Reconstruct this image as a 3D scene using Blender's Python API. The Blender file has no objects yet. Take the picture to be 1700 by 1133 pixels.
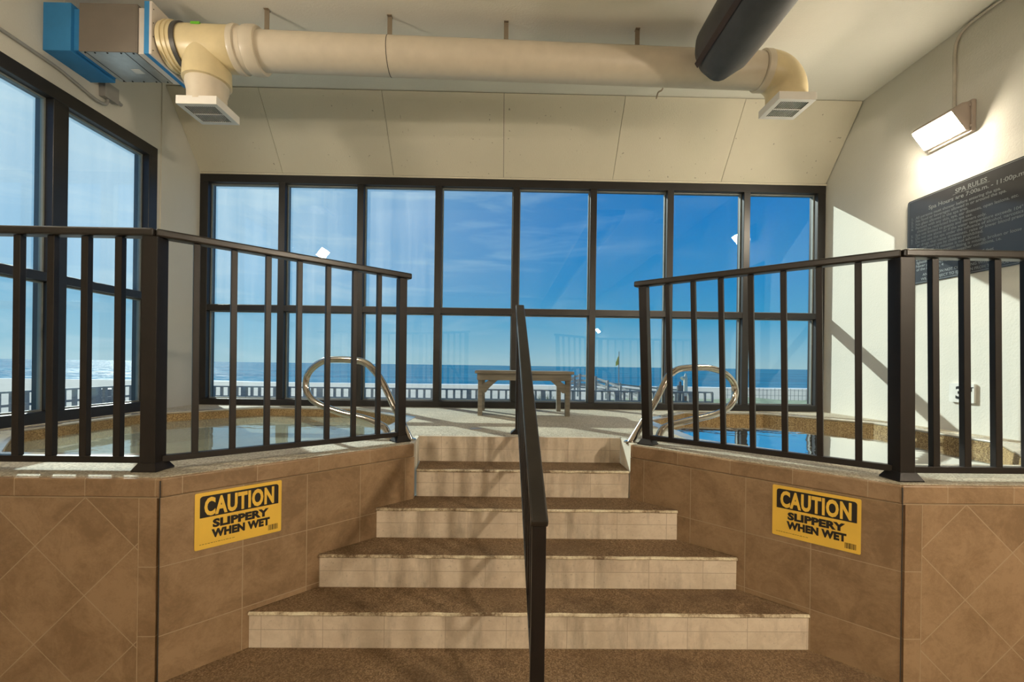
import bpy, bmesh, math, random
from mathutils import Vector, Matrix
random.seed(7)
S = bpy.context.scene
C = S.collection
PI = math.pi

# ------------------------------------------------------------------ camera
EYE = 1.313
FPX, YAW, ROLL, CYP = 728.41, -0.0149, 0.0135, 607.14
cd = bpy.data.cameras.new('camera')
cam = bpy.data.objects.new('camera', cd)
C.objects.link(cam)
cd.sensor_fit = 'HORIZONTAL'
cd.sensor_width = 36.0
cd.lens = FPX / 1700 * 36.0
cd.shift_y = (CYP - 566.5) / 1700
cd.clip_start = 0.02
cd.clip_end = 20000
fw = Vector((-math.sin(YAW), math.cos(YAW), 0))
rt0 = Vector((math.cos(YAW), math.sin(YAW), 0))
up0 = Vector((0, 0, 1))
rt = rt0 * math.cos(ROLL) + up0 * math.sin(ROLL)
up = up0 * math.cos(ROLL) - rt0 * math.sin(ROLL)
m3 = Matrix((rt, up, -fw)).transposed()
cam.matrix_world = Matrix.Translation((0, 0, EYE)) @ m3.to_4x4()
S.camera = cam

# ------------------------------------------------------------------ exposure
S.view_settings.view_transform = 'Standard'
S.view_settings.look = 'None'
S.view_settings.exposure = 0.0
S.view_settings.gamma = 1.0
S.view_settings.use_curve_mapping = False
try:
    S.cycles.use_denoising = True
    S.cycles.caustics_reflective = False
    S.cycles.max_bounces = 14
    S.cycles.transparent_max_bounces = 24
    S.cycles.sample_clamp_indirect = 6.0
    S.cycles.use_light_tree = True
except Exception:
    pass

# ------------------------------------------------------------------ sun and sky
SUN_TRAVEL = Vector((0.85, -1.0, -0.74)).normalized()
sd = bpy.data.lights.new('sun', 'SUN')
sd.energy = 5.5
sd.angle = math.radians(0.55)
sd.color = (1.0, 0.98, 0.92)
so = bpy.data.objects.new('sun', sd)
C.objects.link(so)
so.rotation_euler = SUN_TRAVEL.to_track_quat('-Z', 'Y').to_euler()
so.location = (-20, 30, 20)

W = bpy.data.worlds.new('sky')
S.world = W
W.use_nodes = True
nt = W.node_tree
nt.nodes.clear()


def nd(t, kind, **kw):
    n = t.nodes.new(kind)
    for k, v in kw.items():
        if k == 'inputs':
            for i, val in v.items():
                n.inputs[i].default_value = val
        else:
            setattr(n, k, v)
    return n


def math_node(t, op, a=None, b=None, clamp=False):
    n = t.nodes.new('ShaderNodeMath')
    n.operation = op
    n.use_clamp = clamp
    for i, v in enumerate((a, b)):
        if v is None:
            continue
        if isinstance(v, (int, float)):
            n.inputs[i].default_value = v
        else:
            t.links.new(v, n.inputs[i])
    return n.outputs[0]


def ramp(t, fac, stops, interp='LINEAR'):
    n = t.nodes.new('ShaderNodeValToRGB')
    n.color_ramp.interpolation = interp
    e = n.color_ramp.elements
    while len(e) > 1:
        e.remove(e[-1])
    e[0].position = stops[0][0]
    c = stops[0][1]
    e[0].color = (*c, 1) if len(c) == 3 else c
    for p, c in stops[1:]:
        x = e.new(p)
        x.color = (*c, 1) if len(c) == 3 else c
    t.links.new(fac, n.inputs[0])
    return n.outputs[0]


def mix_rgb(t, fac, a, b, mode='MIX'):
    n = t.nodes.new('ShaderNodeMix')
    n.data_type = 'RGBA'
    n.blend_type = mode
    for sock, v in ((n.inputs[0], fac), (n.inputs[6], a), (n.inputs[7], b)):
        if isinstance(v, (int, float)):
            sock.default_value = v
        elif isinstance(v, (tuple, list)):
            sock.default_value = (*v, 1) if len(v) == 3 else v
        else:
            t.links.new(v, sock)
    return n.outputs[2]


tc = nd(nt, 'ShaderNodeTexCoord')
sep = nd(nt, 'ShaderNodeSeparateXYZ')
nt.links.new(tc.outputs['Generated'], sep.inputs[0])
base = ramp(nt, math_node(nt, 'MAXIMUM', sep.outputs[2], 0.0), [
    (0.0, (0.34, 0.52, 0.62)), (0.035, (0.22, 0.46, 0.64)), (0.09, (0.05, 0.34, 0.62)), (0.17, (0.012, 0.265, 0.62)),
    (0.30, (0.0, 0.21, 0.60)), (0.5, (0.0, 0.15, 0.48)), (1.0, (0.006, 0.09, 0.33))])
vd = nd(nt, 'ShaderNodeVectorMath', operation='DOT_PRODUCT')
nt.links.new(tc.outputs['Generated'], vd.inputs[0])
vd.inputs[1].default_value = tuple(-SUN_TRAVEL)
prox = math_node(nt, 'MAXIMUM', vd.outputs['Value'], 0.0)
glow = math_node(nt, 'POWER', prox, 7.0)
sky = mix_rgb(nt, math_node(nt, 'MULTIPLY', glow, 0.75), base, (0.60, 0.80, 0.92))
# thin streaky cloud
mp = nd(nt, 'ShaderNodeMapping')
mp.inputs['Scale'].default_value = (1.3, 1.3, 9.0)
mp.inputs['Rotation'].default_value = (0.0, 0.10, 0.4)
nt.links.new(tc.outputs['Generated'], mp.inputs[0])
nz = nd(nt, 'ShaderNodeTexNoise', inputs={'Scale': 2.6, 'Detail': 7.0, 'Roughness': 0.62, 'Distortion': 0.5})
nt.links.new(mp.outputs[0], nz.inputs['Vector'])
cl = ramp(nt, nz.outputs[0], [(0.0, (0, 0, 0)), (0.50, (0, 0, 0)), (0.74, (1, 1, 1))])
cfac = math_node(nt, 'MULTIPLY', cl, math_node(nt, 'ADD', 0.02, math_node(nt, 'MULTIPLY', math_node(nt, 'POWER', prox, 4.0), 0.75)), True)
sky = mix_rgb(nt, cfac, sky, (0.62, 0.76, 0.86))
bg = nd(nt, 'ShaderNodeBackground', inputs={'Strength': 1.0})
nt.links.new(sky, bg.inputs[0])
wo = nd(nt, 'ShaderNodeOutputWorld')
nt.links.new(bg.outputs[0], wo.inputs[0])


# ------------------------------------------------------------------ materials
def new_mat(name):
    m = bpy.data.materials.new(name)
    m.use_nodes = True
    t = m.node_tree
    t.nodes.clear()
    out = nd(t, 'ShaderNodeOutputMaterial')
    return m, t, out


def coords(t, which='Object', scale=None, rot=None, loc=None):
    tcn = nd(t, 'ShaderNodeTexCoord')
    o = tcn.outputs[which]
    if scale or rot or loc:
        mpn = nd(t, 'ShaderNodeMapping')
        if scale:
            mpn.inputs['Scale'].default_value = scale
        if rot:
            mpn.inputs['Rotation'].default_value = rot
        if loc:
            mpn.inputs['Location'].default_value = loc
        t.links.new(o, mpn.inputs[0])
        o = mpn.outputs[0]
    return o


def noise(t, vec, scale, detail=4.0, rough=0.55, dist=0.0):
    n = nd(t, 'ShaderNodeTexNoise', inputs={'Scale': scale, 'Detail': detail, 'Roughness': rough, 'Distortion': dist})
    if vec is not None:
        t.links.new(vec, n.inputs['Vector'])
    return n.outputs[0]


def principled(t, out, col, rough=0.6, metal=0.0, bump=None, bump_s=0.2, bump_d=0.01, spec=None):
    p = nd(t, 'ShaderNodeBsdfPrincipled')
    if isinstance(col, (tuple, list)):
        p.inputs['Base Color'].default_value = (*col, 1)
    else:
        t.links.new(col, p.inputs['Base Color'])
    if isinstance(rough, (int, float)):
        p.inputs['Roughness'].default_value = rough
    else:
        t.links.new(rough, p.inputs['Roughness'])
    p.inputs['Metallic'].default_value = metal
    if spec is not None:
        p.inputs['Specular IOR Level'].default_value = spec
    if bump is not None:
        b = nd(t, 'ShaderNodeBump', inputs={'Strength': bump_s, 'Distance': bump_d})
        t.links.new(bump, b.inputs['Height'])
        t.links.new(b.outputs[0], p.inputs['Normal'])
    t.links.new(p.outputs[0], out.inputs[0])
    return p


def simple(name, col, rough=0.5, metal=0.0, var=0.12, nscale=9.0, bump_s=0.0, spec=None):
    m, t, out = new_mat(name)
    v = coords(t)
    n = noise(t, v, nscale, 5.0)
    dark = tuple(max(0, c * (1 - var)) for c in col)
    lite = tuple(min(1, c * (1 + var)) for c in col)
    c = ramp(t, n, [(0.25, dark), (0.75, lite)])
    bmp = noise(t, v, nscale * 9, 3.0) if bump_s else None
    principled(t, out, c, rough, metal, bmp, bump_s, 0.004, spec)
    return m


def plaster(name, col, scratches=False):
    m, t, out = new_mat(name)
    v = coords(t)
    n1 = noise(t, v, 1.1, 5.0, 0.6)
    n2 = noise(t, v, 70.0, 5.0, 0.6)
    c = ramp(t, n1, [(0.3, tuple(x * 0.93 for x in col)), (0.7, col)])
    if scratches:
        vs = coords(t, 'Object', (22.0, 3.0, 3.0))
        s = noise(t, vs, 3.0, 2.0, 0.5)
        c = mix_rgb(t, ramp(t, s, [(0.765, (0, 0, 0)), (0.79, (0.5, 0.5, 0.5))]), c, (0.10, 0.085, 0.065))
        sp = noise(t, v, 33.0, 1.0, 0.4)
        c = mix_rgb(t, ramp(t, sp, [(0.76, (0, 0, 0)), (0.80, (0.6, 0.6, 0.6))]), c, (0.13, 0.11, 0.08))
    principled(t, out, c, 0.85, 0.0, n2, 0.35, 0.006)
    return m


def tile_mat(name, w, h, u0, v0, rot=0.0, cols=((0.205, 0.130, 0.068), (0.31, 0.207, 0.118)), mortar=(0.36, 0.275, 0.18),
             msize=0.0020, rough=0.42, stain=None):
    """u0, v0 are the surface metres at which a joint falls."""
    m, t, out = new_mat(name)
    uv = nd(t, 'ShaderNodeTexCoord').outputs['UV']
    sub = nd(t, 'ShaderNodeVectorMath', operation='SUBTRACT')
    t.links.new(uv, sub.inputs[0])
    sub.inputs[1].default_value = (u0, v0, 0)
    vec = sub.outputs[0]
    if rot:
        mpn = nd(t, 'ShaderNodeMapping')
        mpn.inputs['Rotation'].default_value = (0, 0, rot)
        t.links.new(vec, mpn.inputs[0])
        vec = mpn.outputs[0]
    ad = nd(t, 'ShaderNodeVectorMath', operation='ADD')
    t.links.new(vec, ad.inputs[0])
    ad.inputs[1].default_value = (w * 40, h * 40, 0)
    b = nd(t, 'ShaderNodeTexBrick')
    b.offset = 0.0
    b.squash = 1.0
    t.links.new(ad.outputs[0], b.inputs['Vector'])
    for k, val in (('Scale', 1.0), ('Mortar Size', msize), ('Mortar Smooth', 0.15), ('Bias', 0.0), ('Brick Width', w), ('Row Height', h)):
        b.inputs[k].default_value = val
    b.inputs['Color1'].default_value = (0, 0, 0, 1)
    b.inputs['Color2'].default_value = (1, 1, 1, 1)
    v = coords(t)
    n1 = noise(t, v, 7.5, 8.0, 0.72, 0.6)
    n2 = noise(t, v, 45.0, 5.0, 0.75)
    f = math_node(t, 'ADD', math_node(t, 'MULTIPLY', n1, 0.75), math_node(t, 'MULTIPLY', n2, 0.3))
    f = math_node(t, 'ADD', f, math_node(t, 'MULTIPLY', math_node(t, 'SUBTRACT', b.outputs[0], 0.5), 0.10))
    c = ramp(t, f, [(0.42, cols[0]), (0.62, cols[1])])
    if stain:
        vs = coords(t, 'Object', (1.0, 1.0, 0.25))
        s = noise(t, vs, 9.0, 5.0, 0.65)
        c = mix_rgb(t, ramp(t, s, [(0.50, (0, 0, 0)), (0.72, (0.62, 0.62, 0.62))]), c, stain)
        s2 = noise(t, v, 60.0, 4.0, 0.7)
        c = mix_rgb(t, ramp(t, s2, [(0.60, (0, 0, 0)), (0.72, (0.45, 0.45, 0.45))]), c, stain)
    c = mix_rgb(t, b.outputs[1], c, mortar)
    principled(t, out, c, rough, 0.0, math_node(t, 'SUBTRACT', 1.0, b.outputs[1]), 0.35, 0.003)
    return m


def pebble(name, c_lo, c_hi, c_mid, scale=170.0, stain=None, rough=0.75, gloss_var=False):
    m, t, out = new_mat(name)
    v = coords(t)
    vo = nd(t, 'ShaderNodeTexVoronoi', inputs={'Scale': scale, 'Randomness': 1.0})
    t.links.new(v, vo.inputs['Vector'])
    bw = nd(t, 'ShaderNodeRGBToBW')
    t.links.new(vo.outputs['Color'], bw.inputs[0])
    c = ramp(t, bw.outputs[0], [(0.12, c_lo), (0.5, c_mid), (0.88, c_hi)])
    n1 = noise(t, v, 2.2, 6.0, 0.6, 0.3)
    c = mix_rgb(t, ramp(t, n1, [(0.38, (0.0, 0.0, 0.0)), (0.66, (0.55, 0.55, 0.55))]), c, tuple(x * 0.62 for x in c_mid))
    if stain:
        n2 = noise(t, coords(t, 'Object', None, None, (3.1, 1.7, 0.3)), 5.0, 5.0, 0.6)
        c = mix_rgb(t, ramp(t, n2, [(0.55, (0, 0, 0)), (0.72, (0.65, 0.65, 0.65))]), c, stain)
    principled(t, out, c, rough, 0.0, vo.outputs['Distance'], 0.6, 0.003)
    return m


def nosing_mat():
    m, t, out = new_mat('worn_nosing')
    v = coords(t, 'Object', (1.0, 1.0, 0.4))
    n = noise(t, v, 7.0, 6.0, 0.7)
    n2 = noise(t, coords(t), 90.0, 3.0, 0.7)
    f = math_node(t, 'ADD', math_node(t, 'MULTIPLY', n, 0.7), math_node(t, 'MULTIPLY', n2, 0.3))
    c = ramp(t, f, [(0.40, (0.16, 0.105, 0.055)), (0.50, (0.50, 0.42, 0.29)), (0.60, (0.72, 0.66, 0.48))])
    principled(t, out, c, 0.7, 0.0, n2, 0.4, 0.003)
    return m


def emis(name, col, s):
    m, t, out = new_mat(name)
    e = nd(t, 'ShaderNodeEmission', inputs={'Color': (*col, 1), 'Strength': s})
    t.links.new(e.outputs[0], out.inputs[0])
    return m


def glass_mat(name, tint, dirt_lo, dirt_hi, ior=1.5, seed=0.0):
    """Pane: clear tinted body, surface reflection, and a streaky salt film that scatters the light behind it."""
    m, t, out = new_mat(name)
    tr = nd(t, 'ShaderNodeBsdfTransparent', inputs={'Color': (*tint, 1)})
    gl = nd(t, 'ShaderNodeBsdfGlossy', inputs={'Roughness': 0.0, 'Color': (1, 1, 1, 1)})
    fr = nd(t, 'ShaderNodeFresnel', inputs={'IOR': ior})
    geo = nd(t, 'ShaderNodeNewGeometry')
    t.links.new(math_node(t, 'ADD', ior, math_node(t, 'MULTIPLY', geo.outputs['Backfacing'], 1.0 / ior - ior)), fr.inputs['IOR'])
    mx = nd(t, 'ShaderNodeMixShader')
    t.links.new(fr.outputs[0], mx.inputs[0])
    t.links.new(tr.outputs[0], mx.inputs[1])
    t.links.new(gl.outputs[0], mx.inputs[2])
    rf = nd(t, 'ShaderNodeBsdfTranslucent', inputs={'Color': (0.95, 0.98, 0.97, 1)})
    vs = coords(t, 'Object', (5.0, 5.0, 0.30), None, (seed, seed, 0))
    n1 = noise(t, vs, 1.4, 6.0, 0.6)
    n2 = noise(t, coords(t, 'Object', None, None, (seed, 1, 0)), 0.9, 4.0, 0.55)
    f = ramp(t, math_node(t, 'ADD', math_node(t, 'MULTIPLY', n1, 0.6), math_node(t, 'MULTIPLY', n2, 0.4)),
             [(0.34, (dirt_lo,) * 3), (0.68, (dirt_hi,) * 3)])
    mx2 = nd(t, 'ShaderNodeMixShader')
    t.links.new(f, mx2.inputs[0])
    t.links.new(mx.outputs[0], mx2.inputs[1])
    t.links.new(rf.outputs[0], mx2.inputs[2])
    t.links.new(mx2.outputs[0], out.inputs[0])
    return m


def water_mat(name, tint, bump_scale, bump_s, dist=0.02):
    m, t, out = new_mat(name)
    tr = nd(t, 'ShaderNodeBsdfTransparent', inputs={'Color': (*tint, 1)})
    gl = nd(t, 'ShaderNodeBsdfGlossy', inputs={'Roughness': 0.02, 'Color': (1, 1, 1, 1)})
    fr = nd(t, 'ShaderNodeFresnel', inputs={'IOR': 1.33})
    v = coords(t)
    b = nd(t, 'ShaderNodeBump', inputs={'Strength': bump_s, 'Distance': dist})
    t.links.new(noise(t, v, bump_scale, 3.0, 0.5, 0.6), b.inputs['Height'])
    t.links.new(b.outputs[0], fr.inputs['Normal'])
    t.links.new(b.outputs[0], gl.inputs['Normal'])
    mx = nd(t, 'ShaderNodeMixShader')
    t.links.new(fr.outputs[0], mx.inputs[0])
    t.links.new(tr.outputs[0], mx.inputs[1])
    t.links.new(gl.outputs[0], mx.inputs[2])
    df = nd(t, 'ShaderNodeBsdfDiffuse', inputs={'Color': (0.46, 0.48, 0.36, 1)})
    mk = nd(t, 'ShaderNodeMixShader', inputs={0: 0.60})
    t.links.new(tr.outputs[0], mk.inputs[1])
    t.links.new(df.outputs[0], mk.inputs[2])
    t.links.new(mk.outputs[0], mx.inputs[1])
    t.links.new(mx.outputs[0], out.inputs[0])
    return m


def sea_mat():
    m, t, out = new_mat('sea_water')
    v = coords(t)
    vs = coords(t, 'Object', (0.35, 1.0, 1.0))
    n1 = noise(t, vs, 0.9, 5.0, 0.6)
    n2 = noise(t, coords(t, 'Object', (0.006, 0.05, 1.0)), 1.0, 5.0, 0.6)
    c = ramp(t, n2, [(0.32, (0.005, 0.12, 0.22)), (0.5, (0.012, 0.18, 0.31)), (0.68, (0.05, 0.30, 0.43))])
    df = nd(t, 'ShaderNodeBsdfDiffuse')
    t.links.new(c, df.inputs[0])
    b = nd(t, 'ShaderNodeBump', inputs={'Strength': 0.7, 'Distance': 0.17})
    t.links.new(n1, b.inputs['Height'])
    gl = nd(t, 'ShaderNodeBsdfGlossy', inputs={'Roughness': 0.21, 'Color': (1, 1, 1, 1)})
    t.links.new(b.outputs[0], gl.inputs['Normal'])
    g1 = noise(t, coords(t, 'Object', (0.22, 0.75, 1.0)), 1.0, 4.0, 0.7)
    mx = nd(t, 'ShaderNodeMixShader')
    t.links.new(ramp(t, g1, [(0.49, (0.010,) * 3), (0.62, (0.40,) * 3)]), mx.inputs[0])
    t.links.new(df.outputs[0], mx.inputs[1])
    t.links.new(gl.outputs[0], mx.inputs[2])
    t.links.new(mx.outputs[0], out.inputs[0])
    return m


def wood(name, lo, hi, axis='x'):
    m, t, out = new_mat(name)
    sc = {'x': (1.5, 22, 22), 'y': (22, 1.5, 22), 'z': (22, 22, 1.5)}[axis]
    v = coords(t, 'Object', sc)
    n = noise(t, v, 1.6, 6.0, 0.65, 0.4)
    c = ramp(t, n, [(0.3, lo), (0.7, hi)])
    principled(t, out, c, 0.75, 0.0, n, 0.25, 0.003)
    return m


M = {}
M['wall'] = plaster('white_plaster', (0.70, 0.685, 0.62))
M['wallshade'] = plaster('shaded_white_plaster', (0.60, 0.585, 0.52))  # white plaster darkened to stand in for the shade on the left wall
M['ceiling'] = plaster('ceiling_paint', (0.84, 0.82, 0.74))
M['panel'] = plaster('sloped_board', (0.68, 0.64, 0.52), True)
M['seam'] = simple('dark_gap', (0.05, 0.045, 0.04), 0.9)
M['frame'] = simple('bronze_aluminium', (0.013, 0.011, 0.010), 0.40, 0.0, 0.25)
M['bead'] = simple('grey_glazing_bead', (0.20, 0.22, 0.21), 0.5)
M['rail'] = simple('dark_bronze_paint', (0.0095, 0.0068, 0.0056), 0.42, 0.0, 0.3, 14.0, 0.05, 0.35)
M['railtop'] = simple('worn_bronze_paint', (0.017, 0.0145, 0.012), 0.34, 0.0, 0.45, 7.0, 0.05)
TW = 0.2816
ROWTOP = 0.8365 - 0.0815
M['tileL'] = tile_mat('tan_tile_square', TW, TW, 0.8690 - 3 * TW, ROWTOP)
M['tileR'] = tile_mat('tan_tile_square_facing', TW, TW, -0.9820, ROWTOP)
M['capL'] = tile_mat('tan_tile_strip', TW, 0.4, 0.3616, ROWTOP)
M['capR'] = tile_mat('tan_tile_strip_facing', TW, 0.4, -0.7773, ROWTOP)
M['capFL'] = tile_mat('tan_tile_strip_front', TW, 0.4, -1.697, ROWTOP)
M['capFR'] = tile_mat('tan_tile_strip_front_facing', TW, 0.4, 1.857, ROWTOP)
M['diaL'] = tile_mat('tan_tile_diamond', TW, TW, -1.694, ROWTOP, PI / 4)
M['diaR'] = tile_mat('tan_tile_diamond_facing', TW, TW, 1.937, ROWTOP, PI / 4)
M['border'] = tile_mat('tan_tile_border', 0.5, TW, 0.25, ROWTOP)
M['grout'] = simple('sandy_grout', (0.36, 0.275, 0.18), 0.8)
M['riser'] = tile_mat('cream_painted_tile', TW, 0.0836, 0.0, 0.0, 0.0, ((0.56, 0.47, 0.36), (0.66, 0.57, 0.45)),
                      (0.40, 0.33, 0.25), 0.0016, 0.5, (0.20, 0.165, 0.12))
M['cheek'] = simple('cream_paint', (0.72, 0.68, 0.57), 0.5)
M['tread'] = pebble('brown_pebble', (0.11, 0.065, 0.030), (0.34, 0.24, 0.145), (0.20, 0.125, 0.062), 190.0, (0.08, 0.045, 0.02))
M['nosing'] = nosing_mat()
M['deck'] = pebble('pale_pebble', (0.24, 0.205, 0.15), (0.64, 0.60, 0.48), (0.455, 0.41, 0.31), 150.0)
M['coping'] = simple('wet_coping', (0.42, 0.38, 0.30), 0.13, 0.0, 0.15, 14.0)
M['basin'] = pebble('gold_pebble', (0.13, 0.075, 0.03), (0.55, 0.40, 0.19), (0.33, 0.215, 0.085), 170.0)
M['basinfloor'] = simple('pale_tub_lining', (0.74, 0.76, 0.64), 0.6, 0.0, 0.12, 3.0)
M['water'] = water_mat('tub_water', (0.80, 0.90, 0.80), 3.6, 0.17)
M['glassB'] = glass_mat('window_glass', (0.915, 0.98, 0.965), 0.0, 0.007, 1.5, 0.0)
M['glassN'] = glass_mat('thinly_hazed_glass', (0.915, 0.98, 0.965), 0.004, 0.05, 1.5, 5.2)
M['glassM'] = glass_mat('lightly_hazed_glass', (0.915, 0.98, 0.965), 0.010, 0.11, 1.5, 1.9)
M['glassL'] = glass_mat('salt_hazed_glass', (0.915, 0.98, 0.965), 0.020, 0.14, 1.5, 3.7)
M['pvc'] = simple('cream_pvc', (0.64, 0.57, 0.46), 0.35, 0.0, 0.06)
M['pvcy'] = simple('yellowed_pvc', (0.68, 0.57, 0.34), 0.33, 0.0, 0.08)
M['blue'] = simple('blue_foam_board', (0.03, 0.22, 0.50), 0.6, 0.0, 0.08)
M['grey'] = simple('grey_duct_face', (0.17, 0.145, 0.12), 0.6, 0.0, 0.06)
M['galv'] = simple('galvanised_sheet', (0.55, 0.56, 0.54), 0.32, 0.85, 0.25, 6.0)
M['white'] = simple('white_foam_board', (0.66, 0.61, 0.56), 0.6, 0.0, 0.05)
M['register'] = simple('white_register_paint', (0.74, 0.72, 0.68), 0.4, 0.0, 0.04)
M['black'] = simple('plain_black', (0.012, 0.012, 0.012), 0.5)
M['darkband'] = simple('dark_grey_band', (0.065, 0.06, 0.055), 0.45)
M['green'] = simple('green_tape', (0.12, 0.42, 0.02), 0.5)
M['darkduct'] = simple('black_duct_wrap', (0.055, 0.053, 0.053), 0.5, 0.0, 0.3, 5.0, 0.15)
M['tape'] = simple('dark_red_tape', (0.035, 0.018, 0.014), 0.55)
M['strap'] = simple('steel_strap', (0.30, 0.25, 0.19), 0.5, 0.5)
M['chrome'] = simple('stainless_tube', (0.56, 0.52, 0.46), 0.16, 1.0, 0.10, 5.0)
M['bench'] = wood('weathered_wood', (0.15, 0.135, 0.11), (0.28, 0.255, 0.205), 'x')
M['yellow'] = simple('yellow_sign', (0.80, 0.52, 0.075), 0.38, 0.0, 0.05)
M['signblack'] = simple('black_print', (0.012, 0.010, 0.009), 0.4)
M['board'] = simple('charcoal_acrylic', (0.050, 0.052, 0.056), 0.07, 0.0, 0.05, 9.0, 0.0)
M['signwhite'] = simple('white_print', (0.17, 0.185, 0.19), 0.5)
M['tilewhite'] = simple('white_ceramic', (0.78, 0.78, 0.74), 0.25)
M['housing'] = simple('bronze_lamp_housing', (0.46, 0.39, 0.345), 0.42, 0.2, 0.08)
M['lens'] = emis('lamp_lens', (1.0, 0.87, 0.68), 235.0)
M['lenshall'] = emis('hall_lamp_lens', (1.0, 0.84, 0.64), 850.0)
M['conduit'] = simple('painted_conduit', (0.55, 0.51, 0.44), 0.5)
M['conduitgrey'] = simple('grey_conduit', (0.33, 0.32, 0.30), 0.45, 0.3)
M['sand'] = simple('beach_sand', (0.50, 0.46, 0.39), 0.95, 0.0, 0.12, 0.6)
M['dune'] = simple('dune_scrub', (0.27, 0.32, 0.20), 0.95, 0.0, 0.35, 1.3)
M['foam'] = simple('surf_foam', (0.80, 0.84, 0.85), 0.8)
M['sea'] = sea_mat()
M['greywood'] = wood('grey_timber', (0.16, 0.17, 0.17), (0.30, 0.31, 0.30), 'x')
M['palewood'] = wood('pale_timber', (0.24, 0.24, 0.22), (0.44, 0.43, 0.40), 'x')
M['grassblade'] = simple('dune_grass_blade', (0.20, 0.24, 0.14), 0.8)
M['flag'] = simple('yellow_flag', (0.72, 0.62, 0.12), 0.7)
M['shower'] = simple('cream_shower_post', (0.80, 0.74, 0.60), 0.6)
M['brick'] = simple('red_brown_base', (0.30, 0.15, 0.10), 0.8)
M['barrel'] = simple('blue_grey_barrel', (0.06, 0.09, 0.11), 0.6)


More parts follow.
